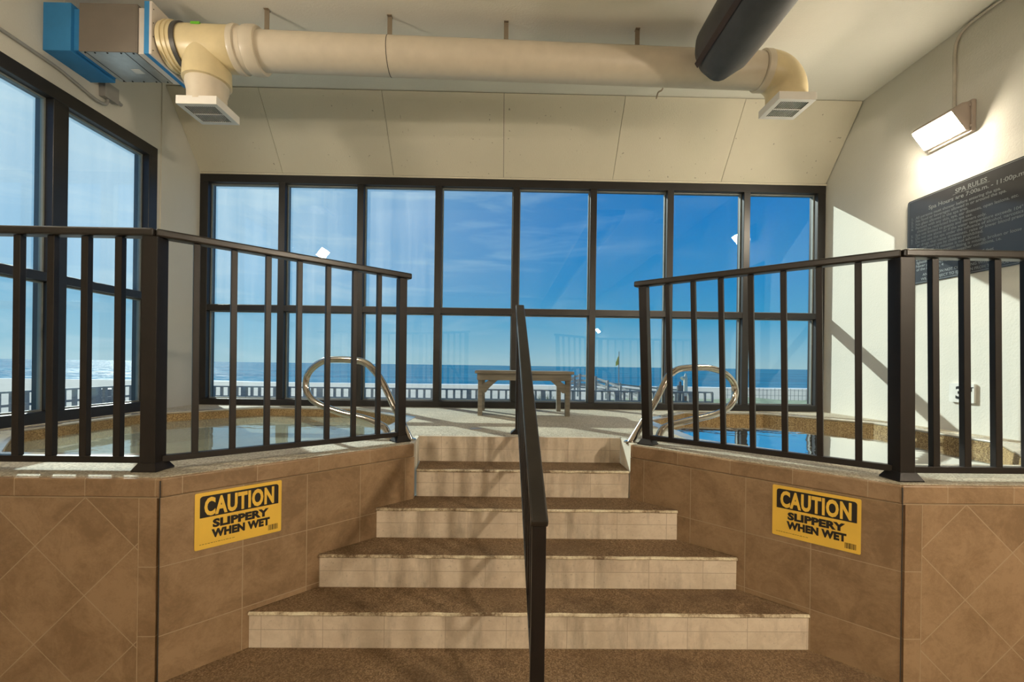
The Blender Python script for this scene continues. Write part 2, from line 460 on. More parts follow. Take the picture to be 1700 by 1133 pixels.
# ------------------------------------------------------------------ mesh helpers
class MB:
    def __init__(self):
        self.v, self.f = [], []

    def add(self, verts, faces):
        o = len(self.v)
        self.v += [tuple(p) for p in verts]
        self.f += [tuple(i + o for i in f) for f in faces]
        return self

    def box(self, x0, x1, y0, y1, z0, z1):
        vs = [(x, y, z) for z in (z0, z1) for y in (y0, y1) for x in (x0, x1)]
        return self.add(vs, [(0, 2, 3, 1), (4, 5, 7, 6), (0, 1, 5, 4), (1, 3, 7, 5), (3, 2, 6, 7), (2, 0, 4, 6)])

    def prism(self, poly, z0, z1):
        """poly counter-clockwise in xy"""
        n = len(poly)
        vs = [(x, y, z0) for x, y in poly] + [(x, y, z1) for x, y in poly]
        fs = [tuple(reversed(range(n))), tuple(range(n, 2 * n))]
        fs += [(i, (i + 1) % n, (i + 1) % n + n, i + n) for i in range(n)]
        return self.add(vs, fs)

    def bar(self, a, b, w, h, side=None):
        """rectangular bar from a to b; w across (horizontal), h up"""
        a, b = Vector(a), Vector(b)
        d = (b - a).normalized()
        s = Vector(side).normalized() if side else d.cross(Vector((0, 0, 1)))
        if s.length < 1e-4:
            s = Vector((1, 0, 0))
        s = (s - d * s.dot(d)).normalized()
        u = s.cross(d).normalized()
        vs = []
        for p in (a, b):
            for i, j in ((-1, -1), (1, -1), (1, 1), (-1, 1)):
                vs.append(p + s * (i * w / 2) + u * (j * h / 2))
        return self.add(vs, [(3, 2, 1, 0), (4, 5, 6, 7), (0, 1, 5, 4), (1, 2, 6, 5), (2, 3, 7, 6), (3, 0, 4, 7)])

    def ring_sweep(self, pts, radii, n=20, cap=True, closed=False):
        pts = [Vector(p) for p in pts]
        if isinstance(radii, (int, float)):
            radii = [radii] * len(pts)
        t0 = (pts[1] - pts[0]).normalized()
        ref = Vector((0, 0, 1)) if abs(t0.z) < 0.9 else Vector((1, 0, 0))
        s = t0.cross(ref).normalized()
        rings = []
        L = len(pts)
        for i, p in enumerate(pts):
            if i == 0:
                t = pts[1] - pts[0]
            elif i == L - 1:
                t = pts[-1] - pts[-2]
            else:
                t = (pts[i + 1] - pts[i]).normalized() + (pts[i] - pts[i - 1]).normalized()
            if t.length < 1e-9:
                t = t0
            t = t.normalized()
            s = (s - t * s.dot(t)).normalized()
            u = t.cross(s)
            rings.append([p + (s * math.cos(2 * PI * k / n) + u * math.sin(2 * PI * k / n)) * radii[i] for k in range(n)])
        vs = [q for r in rings for q in r]
        fs = []
        for i in range(L - 1):
            for k in range(n):
                k2 = (k + 1) % n
                fs.append((i * n + k, i * n + k2, (i + 1) * n + k2, (i + 1) * n + k))
        if cap:
            fs.append(tuple(reversed(range(n))))
            fs.append(tuple(range((L - 1) * n, L * n)))
        return self.add(vs, fs)

    def lathe(self, a, axis, prof, n=36):
        """prof: list of (t along axis, radius)"""
        a, axis = Vector(a), Vector(axis).normalized()
        ref = Vector((0, 0, 1)) if abs(axis.z) < 0.9 else Vector((1, 0, 0))
        s = axis.cross(ref).normalized()
        u = axis.cross(s)
        vs, fs = [], []
        for tt, r in prof:
            for k in range(n):
                an = 2 * PI * k / n
                vs.append(a + axis * tt + (s * math.cos(an) + u * math.sin(an)) * r)
        for i in range(len(prof) - 1):
            for k in range(n):
                k2 = (k + 1) % n
                fs.append((i * n + k, i * n + k2, (i + 1) * n + k2, (i + 1) * n + k))
        fs.append(tuple(reversed(range(n))))
        fs.append(tuple(range((len(prof) - 1) * n, len(prof) * n)))
        return self.add(vs, fs)

    def build(self, name, mat, parent=None, smooth=False, bevel=0.0, uv=False, segs=2):
        me = bpy.data.meshes.new(name)
        me.from_pydata(self.v, [], self.f)
        me.validate()
        bm = bmesh.new()
        bm.from_mesh(me)
        bmesh.ops.recalc_face_normals(bm, faces=bm.faces)
        if uv:
            lay = bm.loops.layers.uv.new('UVMap')
            for f in bm.faces:
                nrm = f.normal
                if abs(nrm.z) > 0.8:
                    for l in f.loops:
                        l[lay].uv = (l.vert.co.x, l.vert.co.y)
                else:
                    tx, ty = -nrm.y, nrm.x
                    q = math.hypot(tx, ty) or 1
                    for l in f.loops:
                        l[lay].uv = ((l.vert.co.x * tx + l.vert.co.y * ty) / q, l.vert.co.z)
        bm.to_mesh(me)
        bm.free()
        me.materials.append(mat)
        o = bpy.data.objects.new(name, me)
        C.objects.link(o)
        if parent:
            o.parent = parent
            o.matrix_parent_inverse = Matrix.Translation(-parent.location)
            if parent.get('_w'):
                pass
        if smooth:
            for p in me.polygons:
                p.use_smooth = True
            md = o.modifiers.new('edge', 'EDGE_SPLIT')
            md.split_angle = math.radians(38)
        if bevel:
            md = o.modifiers.new('bevel', 'BEVEL')
            md.width = bevel
            md.segments = segs
            md.limit_method = 'ANGLE'
        return o


def tag(o, label=None, cat=None, group=None, kind=None):
    if label:
        o['label'] = label
    if cat:
        o['category'] = cat
    if group:
        o['group'] = group
    if kind:
        o['kind'] = kind
    return o


def thing(name, loc, label, cat, group=None, kind=None):
    o = bpy.data.objects.new(name, None)
    o.location = loc
    C.objects.link(o)
    return tag(o, label, cat, group, kind)


def struct(o):
    o['kind'] = 'structure'
    return o


def text_mesh(body, size, bold=0.0, sx=1.0, align='CENTER', spacing=1.0, extrude=0.0006):
    """returns (verts, faces) of flat lettering in a local x-right, y-up frame, baseline at y = 0"""
    cu = bpy.data.curves.new('lettering', 'FONT')
    cu.body = body
    cu.size = size
    cu.offset = bold
    cu.align_x = align
    cu.space_character = spacing
    cu.extrude = extrude
    cu.resolution_u = 3
    o = bpy.data.objects.new('lettering', cu)
    C.objects.link(o)
    bpy.context.view_layer.update()
    dg = bpy.context.evaluated_depsgraph_get()
    me = bpy.data.meshes.new_from_object(o.evaluated_get(dg))
    vs = [(v.co.x * sx, v.co.y, v.co.z) for v in me.vertices]
    fs = [tuple(p.vertices) for p in me.polygons]
    bpy.data.objects.remove(o)
    bpy.data.curves.remove(cu)
    bpy.data.meshes.remove(me)
    return vs, fs


def place(mb, vf, origin, ex, ey, dx, dy, lift):
    """put local (x,y,z) lettering on a board: origin + ex*(x+dx) + ey*(y+dy) + n*(z+lift)"""
    ex, ey = Vector(ex), Vector(ey)
    n = ex.cross(ey).normalized()
    o = Vector(origin)
    return mb.add([o + ex * (x + dx) + ey * (y + dy) + n * (z + lift) for x, y, z in vf[0]], vf[1])


# ------------------------------------------------------------------ room shell
XL, XR, YB, ZC, ZD = -3.395, 3.59, 4.89, 4.046, 0.8365
REAR = -7.6
RISE, RUN, Y1 = 0.1673, 0.2238, 2.032
KL, KR = 3.197, 3.47
YFL, YFR = 1.803, 1.807
CLX, CRX = YFL - KL, KR - YFR            # corners of the tub fronts
ELY, ERY = 2.6554, 2.6926                # far ends of the slanted walls
ELX, ERX = ELY - KL, KR - ERY
Y5 = Y1 + 4 * RUN

struct(MB().box(XL, XR, REAR, Y1 + 0.02, -0.15, 0.0).build('floor', M['tread']))
struct(MB().box(XL - 0.2, XR + 0.2, REAR - 0.2, YB + 0.25, ZC, ZC + 0.2).build('ceiling', M['ceiling']))
WY0, WY1, WZ0, WZ1 = 2.42, 4.30, 0.84, 3.365
w = MB()
w.box(XL - 0.2, XL, REAR - 0.2, WY0, -0.15, ZC)
w.box(XL - 0.2, XL, WY1, YB + 0.25, -0.15, ZC)
w.box(XL - 0.2, XL, WY0, WY1, WZ1, ZC)
w.box(XL - 0.2, XL, WY0, WY1, -0.15, WZ0)
struct(w.build('wall_left', M['wallshade']))
struct(MB().box(XR, XR + 0.2, REAR - 0.2, YB + 0.25, -0.15, ZC).build('wall_right', M['wall']))
struct(MB().box(XL, XR, REAR - 0.2, REAR, -0.15, ZC).build('wall_rear', M['wall']))
w = MB().box(XL, XR, YB + 0.02, YB + 0.25, 3.40, ZC)
w.box(XL, XR, YB, YB + 0.25, -0.15, 0.80)
struct(w.build('wall_back', M['wall']))
# sloped ceiling boards with open joints, on a dark backing
ZS0, ZS1, YS1 = 3.402, ZC, 4.383
js = [XL] + [-0.050 + 1.22 * k for k in (-2, -1, 0, 1, 2)] + [XR]
dv = Vector((0, YS1 - YB, ZS1 - ZS0)).normalized()
nv = Vector((0, -dv.z, dv.y))
if nv.y > 0:
    nv = -nv
pn = MB()
for a, b in zip(js[:-1], js[1:]):
    a2, b2 = a + 0.0022, b - (0.0022 if b < XR else 0.008)
    p0, p1 = Vector((0, YB, ZS0 + 0.006)), Vector((0, YS1 + 0.005, ZS1 - 0.011))
    vs = []
    for off in (0.0, -0.012):
        for x, p in ((a2, p0), (b2, p0), (b2, p1), (a2, p1)):
            vs.append(Vector((x, 0, 0)) + p + nv * off)
    pn.add(vs, [(0, 1, 2, 3), (7, 6, 5, 4), (0, 4, 5, 1), (1, 5, 6, 2), (2, 6, 7, 3), (3, 7, 4, 0)])
sl = struct(pn.build('ceiling_slope', M['panel']))
pb = MB()
p0, p1 = Vector((0, YB, ZS0)), Vector((0, YS1, ZS1))
vs = []
for off in (-0.014, -0.03):
    for x, p in ((XL, p0), (XR, p0), (XR, p1), (XL, p1)):
        vs.append(Vector((x, 0, 0)) + p + nv * off)
pb.add(vs, [(0, 1, 2, 3), (7, 6, 5, 4), (0, 4, 5, 1), (1, 5, 6, 2), (2, 6, 7, 3), (3, 7, 4, 0)])
pb.build('joint_backing', M['seam'], sl)
struct(MB().box(XL, XR, YB - 0.006, YB + 0.02, 3.385, 3.404).build('trim_1', M['panel']))
struct(MB().box(XL, XL + 0.012, 4.335, 4.375, ZD, ZC).build('trim_2', M['wallshade']))

# upper floor round the two tubs
TUBS = [((-2.07, 3.45), 1.17, 1.175), ((2.325, 3.42), 1.015, 1.205)]


def octagon(c, ax, ay, grow=0.0):
    k = math.tan(PI / 8)
    ax, ay = ax + grow, ay + grow
    return [(c[0] + x * ax, c[1] + y * ay) for x, y in
            ((1, -k), (1, k), (k, 1), (-k, 1), (-1, k), (-1, -k), (-k, -1), (k, -1))]


def plate_with_holes(name, outer, holes, z0, z1, mat):
    bm = bmesh.new()
    edges = []
    for loop in [outer] + holes:
        vs = [bm.verts.new((x, y, z1)) for x, y in loop]
        for i in range(len(vs)):
            edges.append(bm.edges.new((vs[i], vs[(i + 1) % len(vs)])))
    bmesh.ops.triangle_fill(bm, edges=edges, use_beauty=True)
    for f in bm.faces:
        if f.normal.z < 0:
            f.normal_flip()
    r = bmesh.ops.extrude_face_region(bm, geom=list(bm.faces))
    for e in r['geom']:
        if isinstance(e, bmesh.types.BMVert):
            e.co.z = z0
    bmesh.ops.recalc_face_normals(bm, faces=bm.faces)
    me = bpy.data.meshes.new(name)
    bm.to_mesh(me)
    bm.free()
    me.materials.append(mat)
    o = bpy.data.objects.new(name, me)
    C.objects.link(o)
    return o


IN = 0.012
outer = [(XL, YB + 0.05), (XL, YFL + IN), (CLX - IN * 0.4, YFL + IN), (ELX - IN, ELY + IN * 0.2), (ELX - 0.014, ELY + 0.03), (ELX - 0.04, Y5 + 0.031),
         (ERX + 0.014, Y5 + 0.031), (ERX + 0.014, ERY + 0.02), (ERX + IN, ERY + IN * 0.2), (CRX + IN * 0.4, YFR + IN), (XR, YFR + IN), (XR, YB + 0.05)]
COPW = 0.10
struct(plate_with_holes('floor_upper', outer, [octagon(*t, COPW) for t in TUBS], ZD - 0.08, ZD, M['deck']))

# ------------------------------------------------------------------ windows
GY = YB + 0.075
win = thing('window_1', (0, YB, ZD), None, None, None, 'structure')
ZT0, ZT1 = 3.300, 3.385                    # head
ZM0, ZM1 = 1.880, 1.945                    # middle rail
ZB0, ZB1 = 0.826, 0.905                    # sill
mx = [-2.4990 + 0.8655 * k for k in range(7)]
jl, jr = XL, 3.583
f = MB()
f.box(jl, jr, YB, YB + 0.14, ZT0, ZT1)
f.box(jl, jr, YB, YB + 0.14, ZB0, ZB1)
f.box(jl, jl + 0.088, YB, YB + 0.14, ZB1, ZT0)
f.box(jr - 0.088, jr, YB, YB + 0.14, ZB1, ZT0)
f.build('frame', M['frame'], win, bevel=0.003)
for k, x in enumerate(mx):
    b = MB().box(x - 0.036, x + 0.036, YB + 0.002, YB + 0.14, ZB1, ZT0).build('mullion', M['frame'], win, bevel=0.003)
xs = [jl + 0.088] + mx + [jr - 0.088]
for k in range(8):
    a = xs[k] + (0.036 if k else 0)
    b = xs[k + 1] - (0.036 if k < 7 else 0)
    MB().box(a, b, YB + 0.004, YB + 0.13, ZM0, ZM1).build('middle_rail', M['frame'], win, bevel=0.002)
    for z0, z1 in ((ZB1, ZM0), (ZM1, ZT0)):
        g = MB()
        t_ = 0.012
        y0, y1 = GY - 0.014, GY + 0.014
        g.box(a, b, y0, y1, z1 - t_, z1)
        g.box(a, b, y0, y1, z0, z0 + t_)
        g.box(a, a + t_, y0, y1, z0 + t_, z1 - t_)
        g.box(b - t_, b, y0, y1, z0 + t_, z1 - t_)
        bd = g.build('glazing_bead', M['bead'], win)
        MB().box(a + 0.004, b - 0.004, GY - 0.003, GY + 0.003, z0 + 0.004, z1 - 0.004).build('pane', M[('glassL' if k == 0 else 'glassM' if k < 3 else 'glassB') if z0 > 1.5 else ('glassN' if k < 3 else 'glassB')], win)

win2 = thing('window_2', (XL, 2.5, ZD), None, None, None, 'structure')
GX = XL - 0.075
f = MB()
f.box(XL - 0.14, XL + 0.002, WY0, WY1, 3.262, WZ1)
f.box(XL - 0.14, XL + 0.002, WY0, WY1, WZ0, 0.925)
f.box(XL - 0.14, XL + 0.002, WY1 - 0.10, WY1, 0.925, 3.262)
f.box(XL - 0.14, XL + 0.002, WY0, WY0 + 0.115, 0.925, 3.262)
f.build('frame', M['frame'], win2, bevel=0.003)
my = [3.383]
ys = [WY0 + 0.115] + my[::-1] + [WY1 - 0.10]
for y in my:
    MB().box(XL - 0.14, XL, y - 0.057, y + 0.057, 0.925, 3.262).build('mullion', M['frame'], win2, bevel=0.003)
for k in range(2):
    a = ys[k] + (0.057 if k else 0)
    b = ys[k + 1] - (0.057 if k < 1 else 0)
    MB().box(XL - 0.13, XL - 0.004, a, b, 1.890, 1.955).build('middle_rail', M['frame'], win2, bevel=0.002)
    for z0, z1 in ((0.925, 1.890), (1.955, 3.262)):
        g = MB()
        t_ = 0.012
        x0, x1 = GX - 0.014, GX + 0.014
        g.box(x0, x1, a, b, z1 - t_, z1)
        g.box(x0, x1, a, b, z0, z0 + t_)
        g.box(x0, x1, a, a + t_, z0 + t_, z1 - t_)
        g.box(x0, x1, b - t_, b, z0 + t_, z1 - t_)
        g.build('glazing_bead', M['bead'], win2)
        MB().box(GX - 0.003, GX + 0.003, a + 0.004, b - 0.004, z0 + 0.004, z1 - 0.004).build('pane', M['glassL' if z0 > 1.5 else 'glassN'], win2)

# ------------------------------------------------------------------ stairs
st = thing('staircase', (0.135, Y1, 0), 'five cream tiled steps with brown pebble treads between the two hot tubs', 'stairs')


def xl_at(y):
    return max(-9, min(y - KL, ELX))


def xr_at(y):
    return max(KR - y, ERX)


for k in range(5):
    y = Y1 + k * RUN
    z0, z1 = k * RISE, (k + 1) * RISE
    yb = y + RUN + 0.02
    e = 0.004
    rl, rr = xl_at(y) + e, xr_at(y) - e
    if k == 4:
        rl, rr = ELX - 0.026, ERX - 0.002
    top = z1 - (0.014 if k < 4 else 0.001)
    r = MB().prism([(rl, y), (rr, y), (rr, y + 0.03), (rl, y + 0.03)], z0 - 0.002, top)
    ro = r.build('riser', M['riser'], st, uv=True)
    for l in ro.data.uv_layers[0].data:
        l.uv = (l.uv[0] + 0.11 * k - 0.02, l.uv[1] - z0)
    # pebble tread with a worn, rounded nosing
    n = 40
    if k < 4:
        tm = MB()
        prof = [(-0.004, top - 0.002), (-0.010, top + 0.003), (-0.008, z1 - 0.003), (-0.001, z1), (0.02, z1)]
        rows = []
        for j in range(n + 1):
            u = j / n
            row = []
            wob = random.uniform(-0.0035, 0.0035)
            for dy, zz in prof:
                yy = y + dy + (wob if dy < 0 else 0)
                row.append((rl + (rr - rl) * u, yy, zz))
            ybk = yb
            bl, br = xl_at(min(ybk, ELY)) + e, xr_at(min(ybk, ERY)) - e
            if k >= 3:
                bl, br = ELX - 0.02, ERX - 0.002
            row.append((bl + (br - bl) * u, ybk, z1))
            row.append((bl + (br - bl) * u, ybk, top - 0.002))
            rows.append(row)
        L = len(rows[0])
        vs = [p for r_ in rows for p in r_]
        fs = [(j * L + i, (j + 1) * L + i, (j + 1) * L + (i + 1) % L, j * L + (i + 1) % L) for j in range(n) for i in range(L)]
        fs += [tuple(range(L)), tuple(reversed(range(n * L, n * L + L)))]
        tm.add(vs, fs)
        to = tm.build('tread', M['tread'], st)
        to.data.materials.append(M['nosing'])
        for p in to.data.polygons:
            if p.center.y < y + 0.004 and len(p.vertices) == 4:
                p.material_index = 1
# cream painted cheeks beside the top step
MB().prism([(ELX - 0.03, ELY + 0.0), (ELX - 0.002, ELY), (ELX - 0.026, Y5), (ELX - 0.05, Y5)], 3 * RISE, ZD + 0.001).build('cheek', M['cheek'], st)
MB().prism([(ERX - 0.0, ERY), (ERX + 0.03, ERY), (ERX + 0.03, Y5), (ERX - 0.0, Y5)], 3 * RISE, ZD + 0.001).build('cheek', M['cheek'], st)


# ------------------------------------------------------------------ hot tubs
def hot_tub(idx, label):
    c, ax, ay = TUBS[idx]
    left = idx == 0
    root = thing('hot_tub', (c[0], c[1], 0), label, 'hot tub', None)
    yf = YFL if left else YFR
    cx = CLX if left else CRX
    ex, ey = (ELX, ELY) if left else (ERX, ERY)
    s = 1 if left else -1
    th = 0.05
    zt = ROWTOP
    # slanted wall beside the stairs
    def quad(inset):
        # plan polygon of the slanted wall, outer face moved in by inset
        a = (cx - s * inset * 0.707, yf + inset * 0.707)
        b = (ex - s * inset * 0.707, ey + inset * 0.707)
        return a, b
    a0, b0 = quad(0.0)
    a1, b1 = quad(th)
    poly = [a0, b0, b1, a1] if left else [b0, a0, a1, b1]
    # split at the first upright joint so that the tile next to the corner is one slightly wider tile
    cut, edge = (0.5861, 0.3115) if left else (-0.4188, -0.1395)
    uu = (lambda p: (p[0] + p[1]) * 0.70711) if left else (lambda p: (p[0] - p[1]) * 0.70711)
    k0 = (cut - uu(a0)) / (uu(b0) - uu(a0))
    m0 = (a0[0] + (b0[0] - a0[0]) * k0, a0[1] + (b0[1] - a0[1]) * k0)
    m1 = (a1[0] + (b1[0] - a1[0]) * k0, a1[1] + (b1[1] - a1[1]) * k0)
    wm = MB()
    for loop in ([a0, m0, m1, a1], [m0, b0, b1, m1]):
        wm.prism(loop if left else [loop[1], loop[0], loop[3], loop[2]], 0, zt)
    wo_ = wm.build('side_wall', M['tileL'] if left else M['tileR'], root, uv=True)
    ua = uu(a0)
    for l in wo_.data.uv_layers[0].data:
        if abs(l.uv[0] - ua) < 0.05:
            l.uv = (edge, l.uv[1])
    MB().prism(poly, zt, ZD - 0.003).build('side_cap_tile', M['capL'] if left else M['capR'], root, uv=True, bevel=0.007)
    # front wall: tile border at the corner, diamond tiles beyond
    bw = 0.086
    x_out = XL + 0.002 if left else XR - 0.002
    xb = cx - s * bw
    lo, hi = sorted((cx - s * th * 0.3, xb))
    MB().box(lo, hi, yf, yf + th, 0, zt).build('corner_tile', M['border'], root, uv=True)
    lo, hi = sorted((xb, x_out))
    MB().box(lo, hi, yf, yf + th, 0, zt).build('front_wall', M['diaL'] if left else M['diaR'], root, uv=True)
    lo, hi = sorted((cx - s * 0.003, x_out))
    MB().box(lo, hi, yf, yf + th, zt, ZD - 0.003).build('front_cap_tile', M['capFL'] if left else M['capFR'], root, uv=True, bevel=0.007)
    MB().bar((cx - s * 0.0012, yf - 0.0005, 0), (cx - s * 0.0012, yf - 0.0005, ZD - 0.012), 0.0026, 0.004, (1, 0, 0)).build('corner_joint', M['seam'], root)
    MB().bar((xb, yf, 0), (xb, yf, zt), 0.0026, 0.001, (1, 0, 0)).build('grout_line', M['grout'], root)
    MB().bar((min(cx, x_out) + 0.003, yf, zt), (max(cx, x_out) - 0.003, yf, zt), 0.001, 0.003, (0, 1, 0)).build('grout_line', M['grout'], root)
    # coping ring, basin and water
    o_out, o_in = octagon(c, ax, ay, COPW), octagon(c, ax, ay, 0.0)
    m = MB()
    vs = [(x, y, ZD + 0.002) for x, y in o_out] + [(x, y, ZD + 0.002) for x, y in o_in] + \
         [(x, y, ZD - 0.014) for x, y in o_out] + [(x, y, ZD - 0.014) for x, y in o_in]
    fs = []
    for i in range(8):
        j = (i + 1) % 8
        fs += [(i, j, 8 + j, 8 + i), (16 + i, 24 + i, 24 + j, 16 + j), (i, 16 + i, 16 + j, j), (8 + i, 8 + j, 24 + j, 24 + i)]
    m.add(vs, fs).build('coping', M['coping'], root, bevel=0.006)
    o_lo = octagon(c, ax, ay, -0.02)
    bm_ = MB()
    vs = [(x, y, ZD - 0.014) for x, y in o_in] + [(x, y, ZD - 0.27) for x, y in o_lo]
    vs += [(x, y, ZD - 0.014) for x, y in octagon(c, ax, ay, 0.03)] + [(x, y, ZD - 0.28) for x, y in octagon(c, ax, ay, 0.03)]
    fs = []
    for i in range(8):
        j = (i + 1) % 8
        fs += [(i, j, 8 + j, 8 + i), (16 + i, 24 + i, 24 + j, 16 + j), (i, 16 + i, 16 + j, j), (8 + i, 8 + j, 24 + j, 24 + i)]
    bm_.add(vs, fs).build('basin_wall', M['basin'], root)
    # underwater bench and floor
    o_b = octagon(c, ax, ay, -0.42)
    bl = MB()
    r0, r1, r2 = octagon(c, ax, ay, 0.03), o_b, o_b
    vs = [(x, y, ZD - 0.28) for x, y in r0] + [(x, y, ZD - 0.28) for x, y in r1] + [(x, y, 0.02) for x, y in r2]
    fs = []
    for i in range(8):
        j = (i + 1) % 8
        fs += [(i, j, 8 + j, 8 + i), (8 + i, 8 + j, 16 + j, 16 + i)]
    fs.append(tuple(range(16, 24)))
    bl.add(vs, fs).build('basin_floor', M['basinfloor'], root)
    wt = MB().prism(octagon(c, ax, ay, -0.004), ZD - 0.084, ZD - 0.082)
    wt = MB()
    o_w = octagon(c, ax, ay, -0.006)
    wt.add([(x, y, ZD - 0.083) for x, y in o_w], [tuple(range(8))])
    wt.build('water', M['water'], root)
    return root


hot_tub(0, 'octagonal hot tub with tan tiled walls below the tall side window')
hot_tub(1, 'octagonal hot tub with tan tiled walls beside the white wall with the rules board')


# ------------------------------------------------------------------ tub railings
def flange(mb, x, y, z, w0=0.075, w1=0.036, h=0.045, rot=0.0):
    vs = []
    for w_, zz in ((w0, z), (w0, z + 0.006), (w1, z + h)):
        for i, j in ((-1, -1), (1, -1), (1, 1), (-1, 1)):
            px, py = i * w_, j * w_
            vs.append((x + px * math.cos(rot) - py * math.sin(rot), y + px * math.sin(rot) + py * math.cos(rot), zz))
    fs = [(3, 2, 1, 0), (8, 9, 10, 11)]
    for r_ in (0, 4):
        for i in range(4):
            j = (i + 1) % 4
            fs.append((r_ + i, r_ + j, r_ + 4 + j, r_ + 4 + i))
    return mb.add(vs, fs)


def railing(label, corner_b, corner_t, end_b, end_t, front_dir, bal_oblique, bal_front, fl_len):
    root = thing('railing', (corner_b[0], corner_b[1], ZD), label, 'railing', None)
    cb, ct, eb, et = Vector(corner_b), Vector(corner_t), Vector(end_b), Vector(end_t)
    u = Vector((eb.x - cb.x, eb.y - cb.y, 0)).normalized()
    # posts
    for b, t_, w_, rot in ((cb, ct, 0.066, 0.0), (eb, et, 0.050, math.atan2(u.y, u.x))):
        side = (math.cos(rot), math.sin(rot), 0)
        p = MB().bar(b, t_, w_, w_, side).build('post', M['rail'], root, bevel=0.003)
        fm = MB()
        flange(fm, b.x, b.y, ZD, 0.053 if w_ > 0.06 else 0.047, w_ / 2 + 0.003, 0.036, rot)
        fm.build('base_flange', M['rail'], p)
    # slanted run: top rail, bottom rail, balusters
    zr = 0.019
    ext = u * 0.055
    tv = (et - ct)
    tr = MB().bar(ct + Vector((0, 0, zr)), et + ext + Vector((0, 0, zr)), 0.062, 0.036)
    fx = Vector((front_dir, 0, 0))
    tr2 = MB().bar(ct + Vector((0, 0, zr)) - fx * 0.008, ct + fx * fl_len + Vector((0, 0, zr)), 0.062, 0.036)
    tr.build('top_rail', M['railtop'], root, bevel=0.008)
    tr2.build('top_rail', M['railtop'], root, bevel=0.008)
    zb = 0.045
    cbb, ebb = Vector((cb.x, cb.y, ZD + zb)), Vector((eb.x, eb.y, ZD + zb))
    MB().bar(cbb + u * 0.03, ebb - u * 0.02, 0.034, 0.028).build('bottom_rail', M['rail'], root, bevel=0.002)
    MB().bar(cbb + fx * 0.03, cbb + fx * fl_len, 0.034, 0.028).build('bottom_rail', M['rail'], root, bevel=0.002)
    for q in bal_oblique:
        b = cbb.lerp(ebb, q)
        t_ = ct.lerp(et, q)
        MB().bar(b, t_, 0.026, 0.026, tuple(u)).build('baluster', M['rail'], root, bevel=0.002)
    for qb, qt in bal_front:
        b = cbb + fx * qb
        t_ = ct + fx * qt
        MB().bar(b, t_, 0.030, 0.026, (1, 0, 0)).build('baluster', M['rail'], root, bevel=0.002)
    return root


TOPL, TOPR = 1.850, 1.806
railing('dark bronze railing around the tub below the tall side window', (-1.535, 1.942, ZD), (-1.537, 1.942, TOPL),
        (-0.643, 2.714, ZD), (-0.645, 2.714, TOPL - 0.012), -1, [0.125 * k for k in range(1, 8)],
        [(0.150 + 0.1445 * k, 0.150 + 0.1445 * k) for k in range(13)], 1.857)
railing('dark bronze railing around the tub beside the rules board, its end post leaning', (1.744, 1.901, ZD), (1.731, 1.901, TOPR),
        (0.887, 2.702, ZD), (0.850, 2.702, TOPR + 0.004), 1, [0.125 * k for k in range(1, 8)],
        [(0.147 + 0.139 * k, 0.141 + 0.139 * k) for k in range(13)], 1.844)

# ------------------------------------------------------------------ centre handrail
hr = thing('handrail', (0.097, 1.5, 0), 'dark bronze handrail running up the middle of the steps', 'handrail')
n0, n1 = Vector((0.123, 1.50, 0.785)), Vector((0.098, 3.12, 1.722))
hx = lambda y: n0.x + (n1.x - n0.x) * (y - n0.y) / (n1.y - n0.y)
MB().bar(n0 + (n0 - n1).normalized() * 0.02, n1 + (n1 - n0).normalized() * 0.03, 0.060, 0.030).build('top_rail', M['railtop'], hr, bevel=0.007)
pz = lambda y: n0.z + (n1.z - n0.z) * (y - n0.y) / (n1.y - n0.y)
for y, z in ((1.514, 0.0), (3.084, ZD)):
    po = MB().box(hx(y) - 0.024, hx(y) + 0.024, y - 0.024, y + 0.024, z, pz(y)).build('post', M['rail'], hr, bevel=0.003)
    flange(MB(), hx(y), y, z, 0.055, 0.027, 0.03).build('base_flange', M['rail'], po)
bl0, bl1 = (hx(1.53), 1.53, 0.14), (hx(3.07), 3.07, 0.14 + 1.54 * (n1.z - n0.z) / (n1.y - n0.y) - 0.04)
MB().bar(bl0, bl1, 0.028, 0.022).build('bottom_rail', M['rail'], hr, bevel=0.002)
for k in range(1, 13):
    y = 1.514 + k * (3.084 - 1.514) / 13
    zb = bl0[2] + (bl1[2] - bl0[2]) * (y - 1.53) / 1.54
    MB().box(hx(y) - 0.012, hx(y) + 0.012, y - 0.012, y + 0.012, zb, pz(y)).build('baluster', M['rail'], hr, bevel=0.002)


# ------------------------------------------------------------------ chrome grab rails
def spline(pts, per=10):
    P = [Vector(p) for p in pts]
    P = [P[0] * 2 - P[1]] + P + [P[-1] * 2 - P[-2]]
    out = []
    for i in range(1, len(P) - 2):
        for k in range(per):
            t = k / per
            a, b, c_, d = P[i - 1], P[i], P[i + 1], P[i + 2]
            out.append(0.5 * ((2 * b) + (c_ - a) * t + (2 * a - 5 * b + 4 * c_ - d) * t * t + (3 * b - 3 * c_ + d - a) * t ** 3))
    out.append(P[-2])
    return out


def grab_rail(label, A, u, shape):
    """shape: (distance along u from the stair-side foot, height above the deck)"""
    root = thing('grab_rail', (A[0], A[1], ZD), label, 'grab rail', None)
    A = Vector((A[0], A[1], ZD))
    u = Vector((u[0], u[1], 0)).normalized()
    pts = [A + u * s + Vector((0, 0, h)) for s, h in shape]
    MB().ring_sweep(spline(pts, 8), 0.0225, 16).build('tube', M['chrome'], root, smooth=True)
    for s, h in (shape[0], shape[-1]):
        p = A + u * s
        MB().lathe((p.x, p.y, ZD), (0, 0, 1), [(0, 0.033), (0.004, 0.033), (0.010, 0.026)], 24).build('escutcheon', M['chrome'], root, smooth=True)
    return root


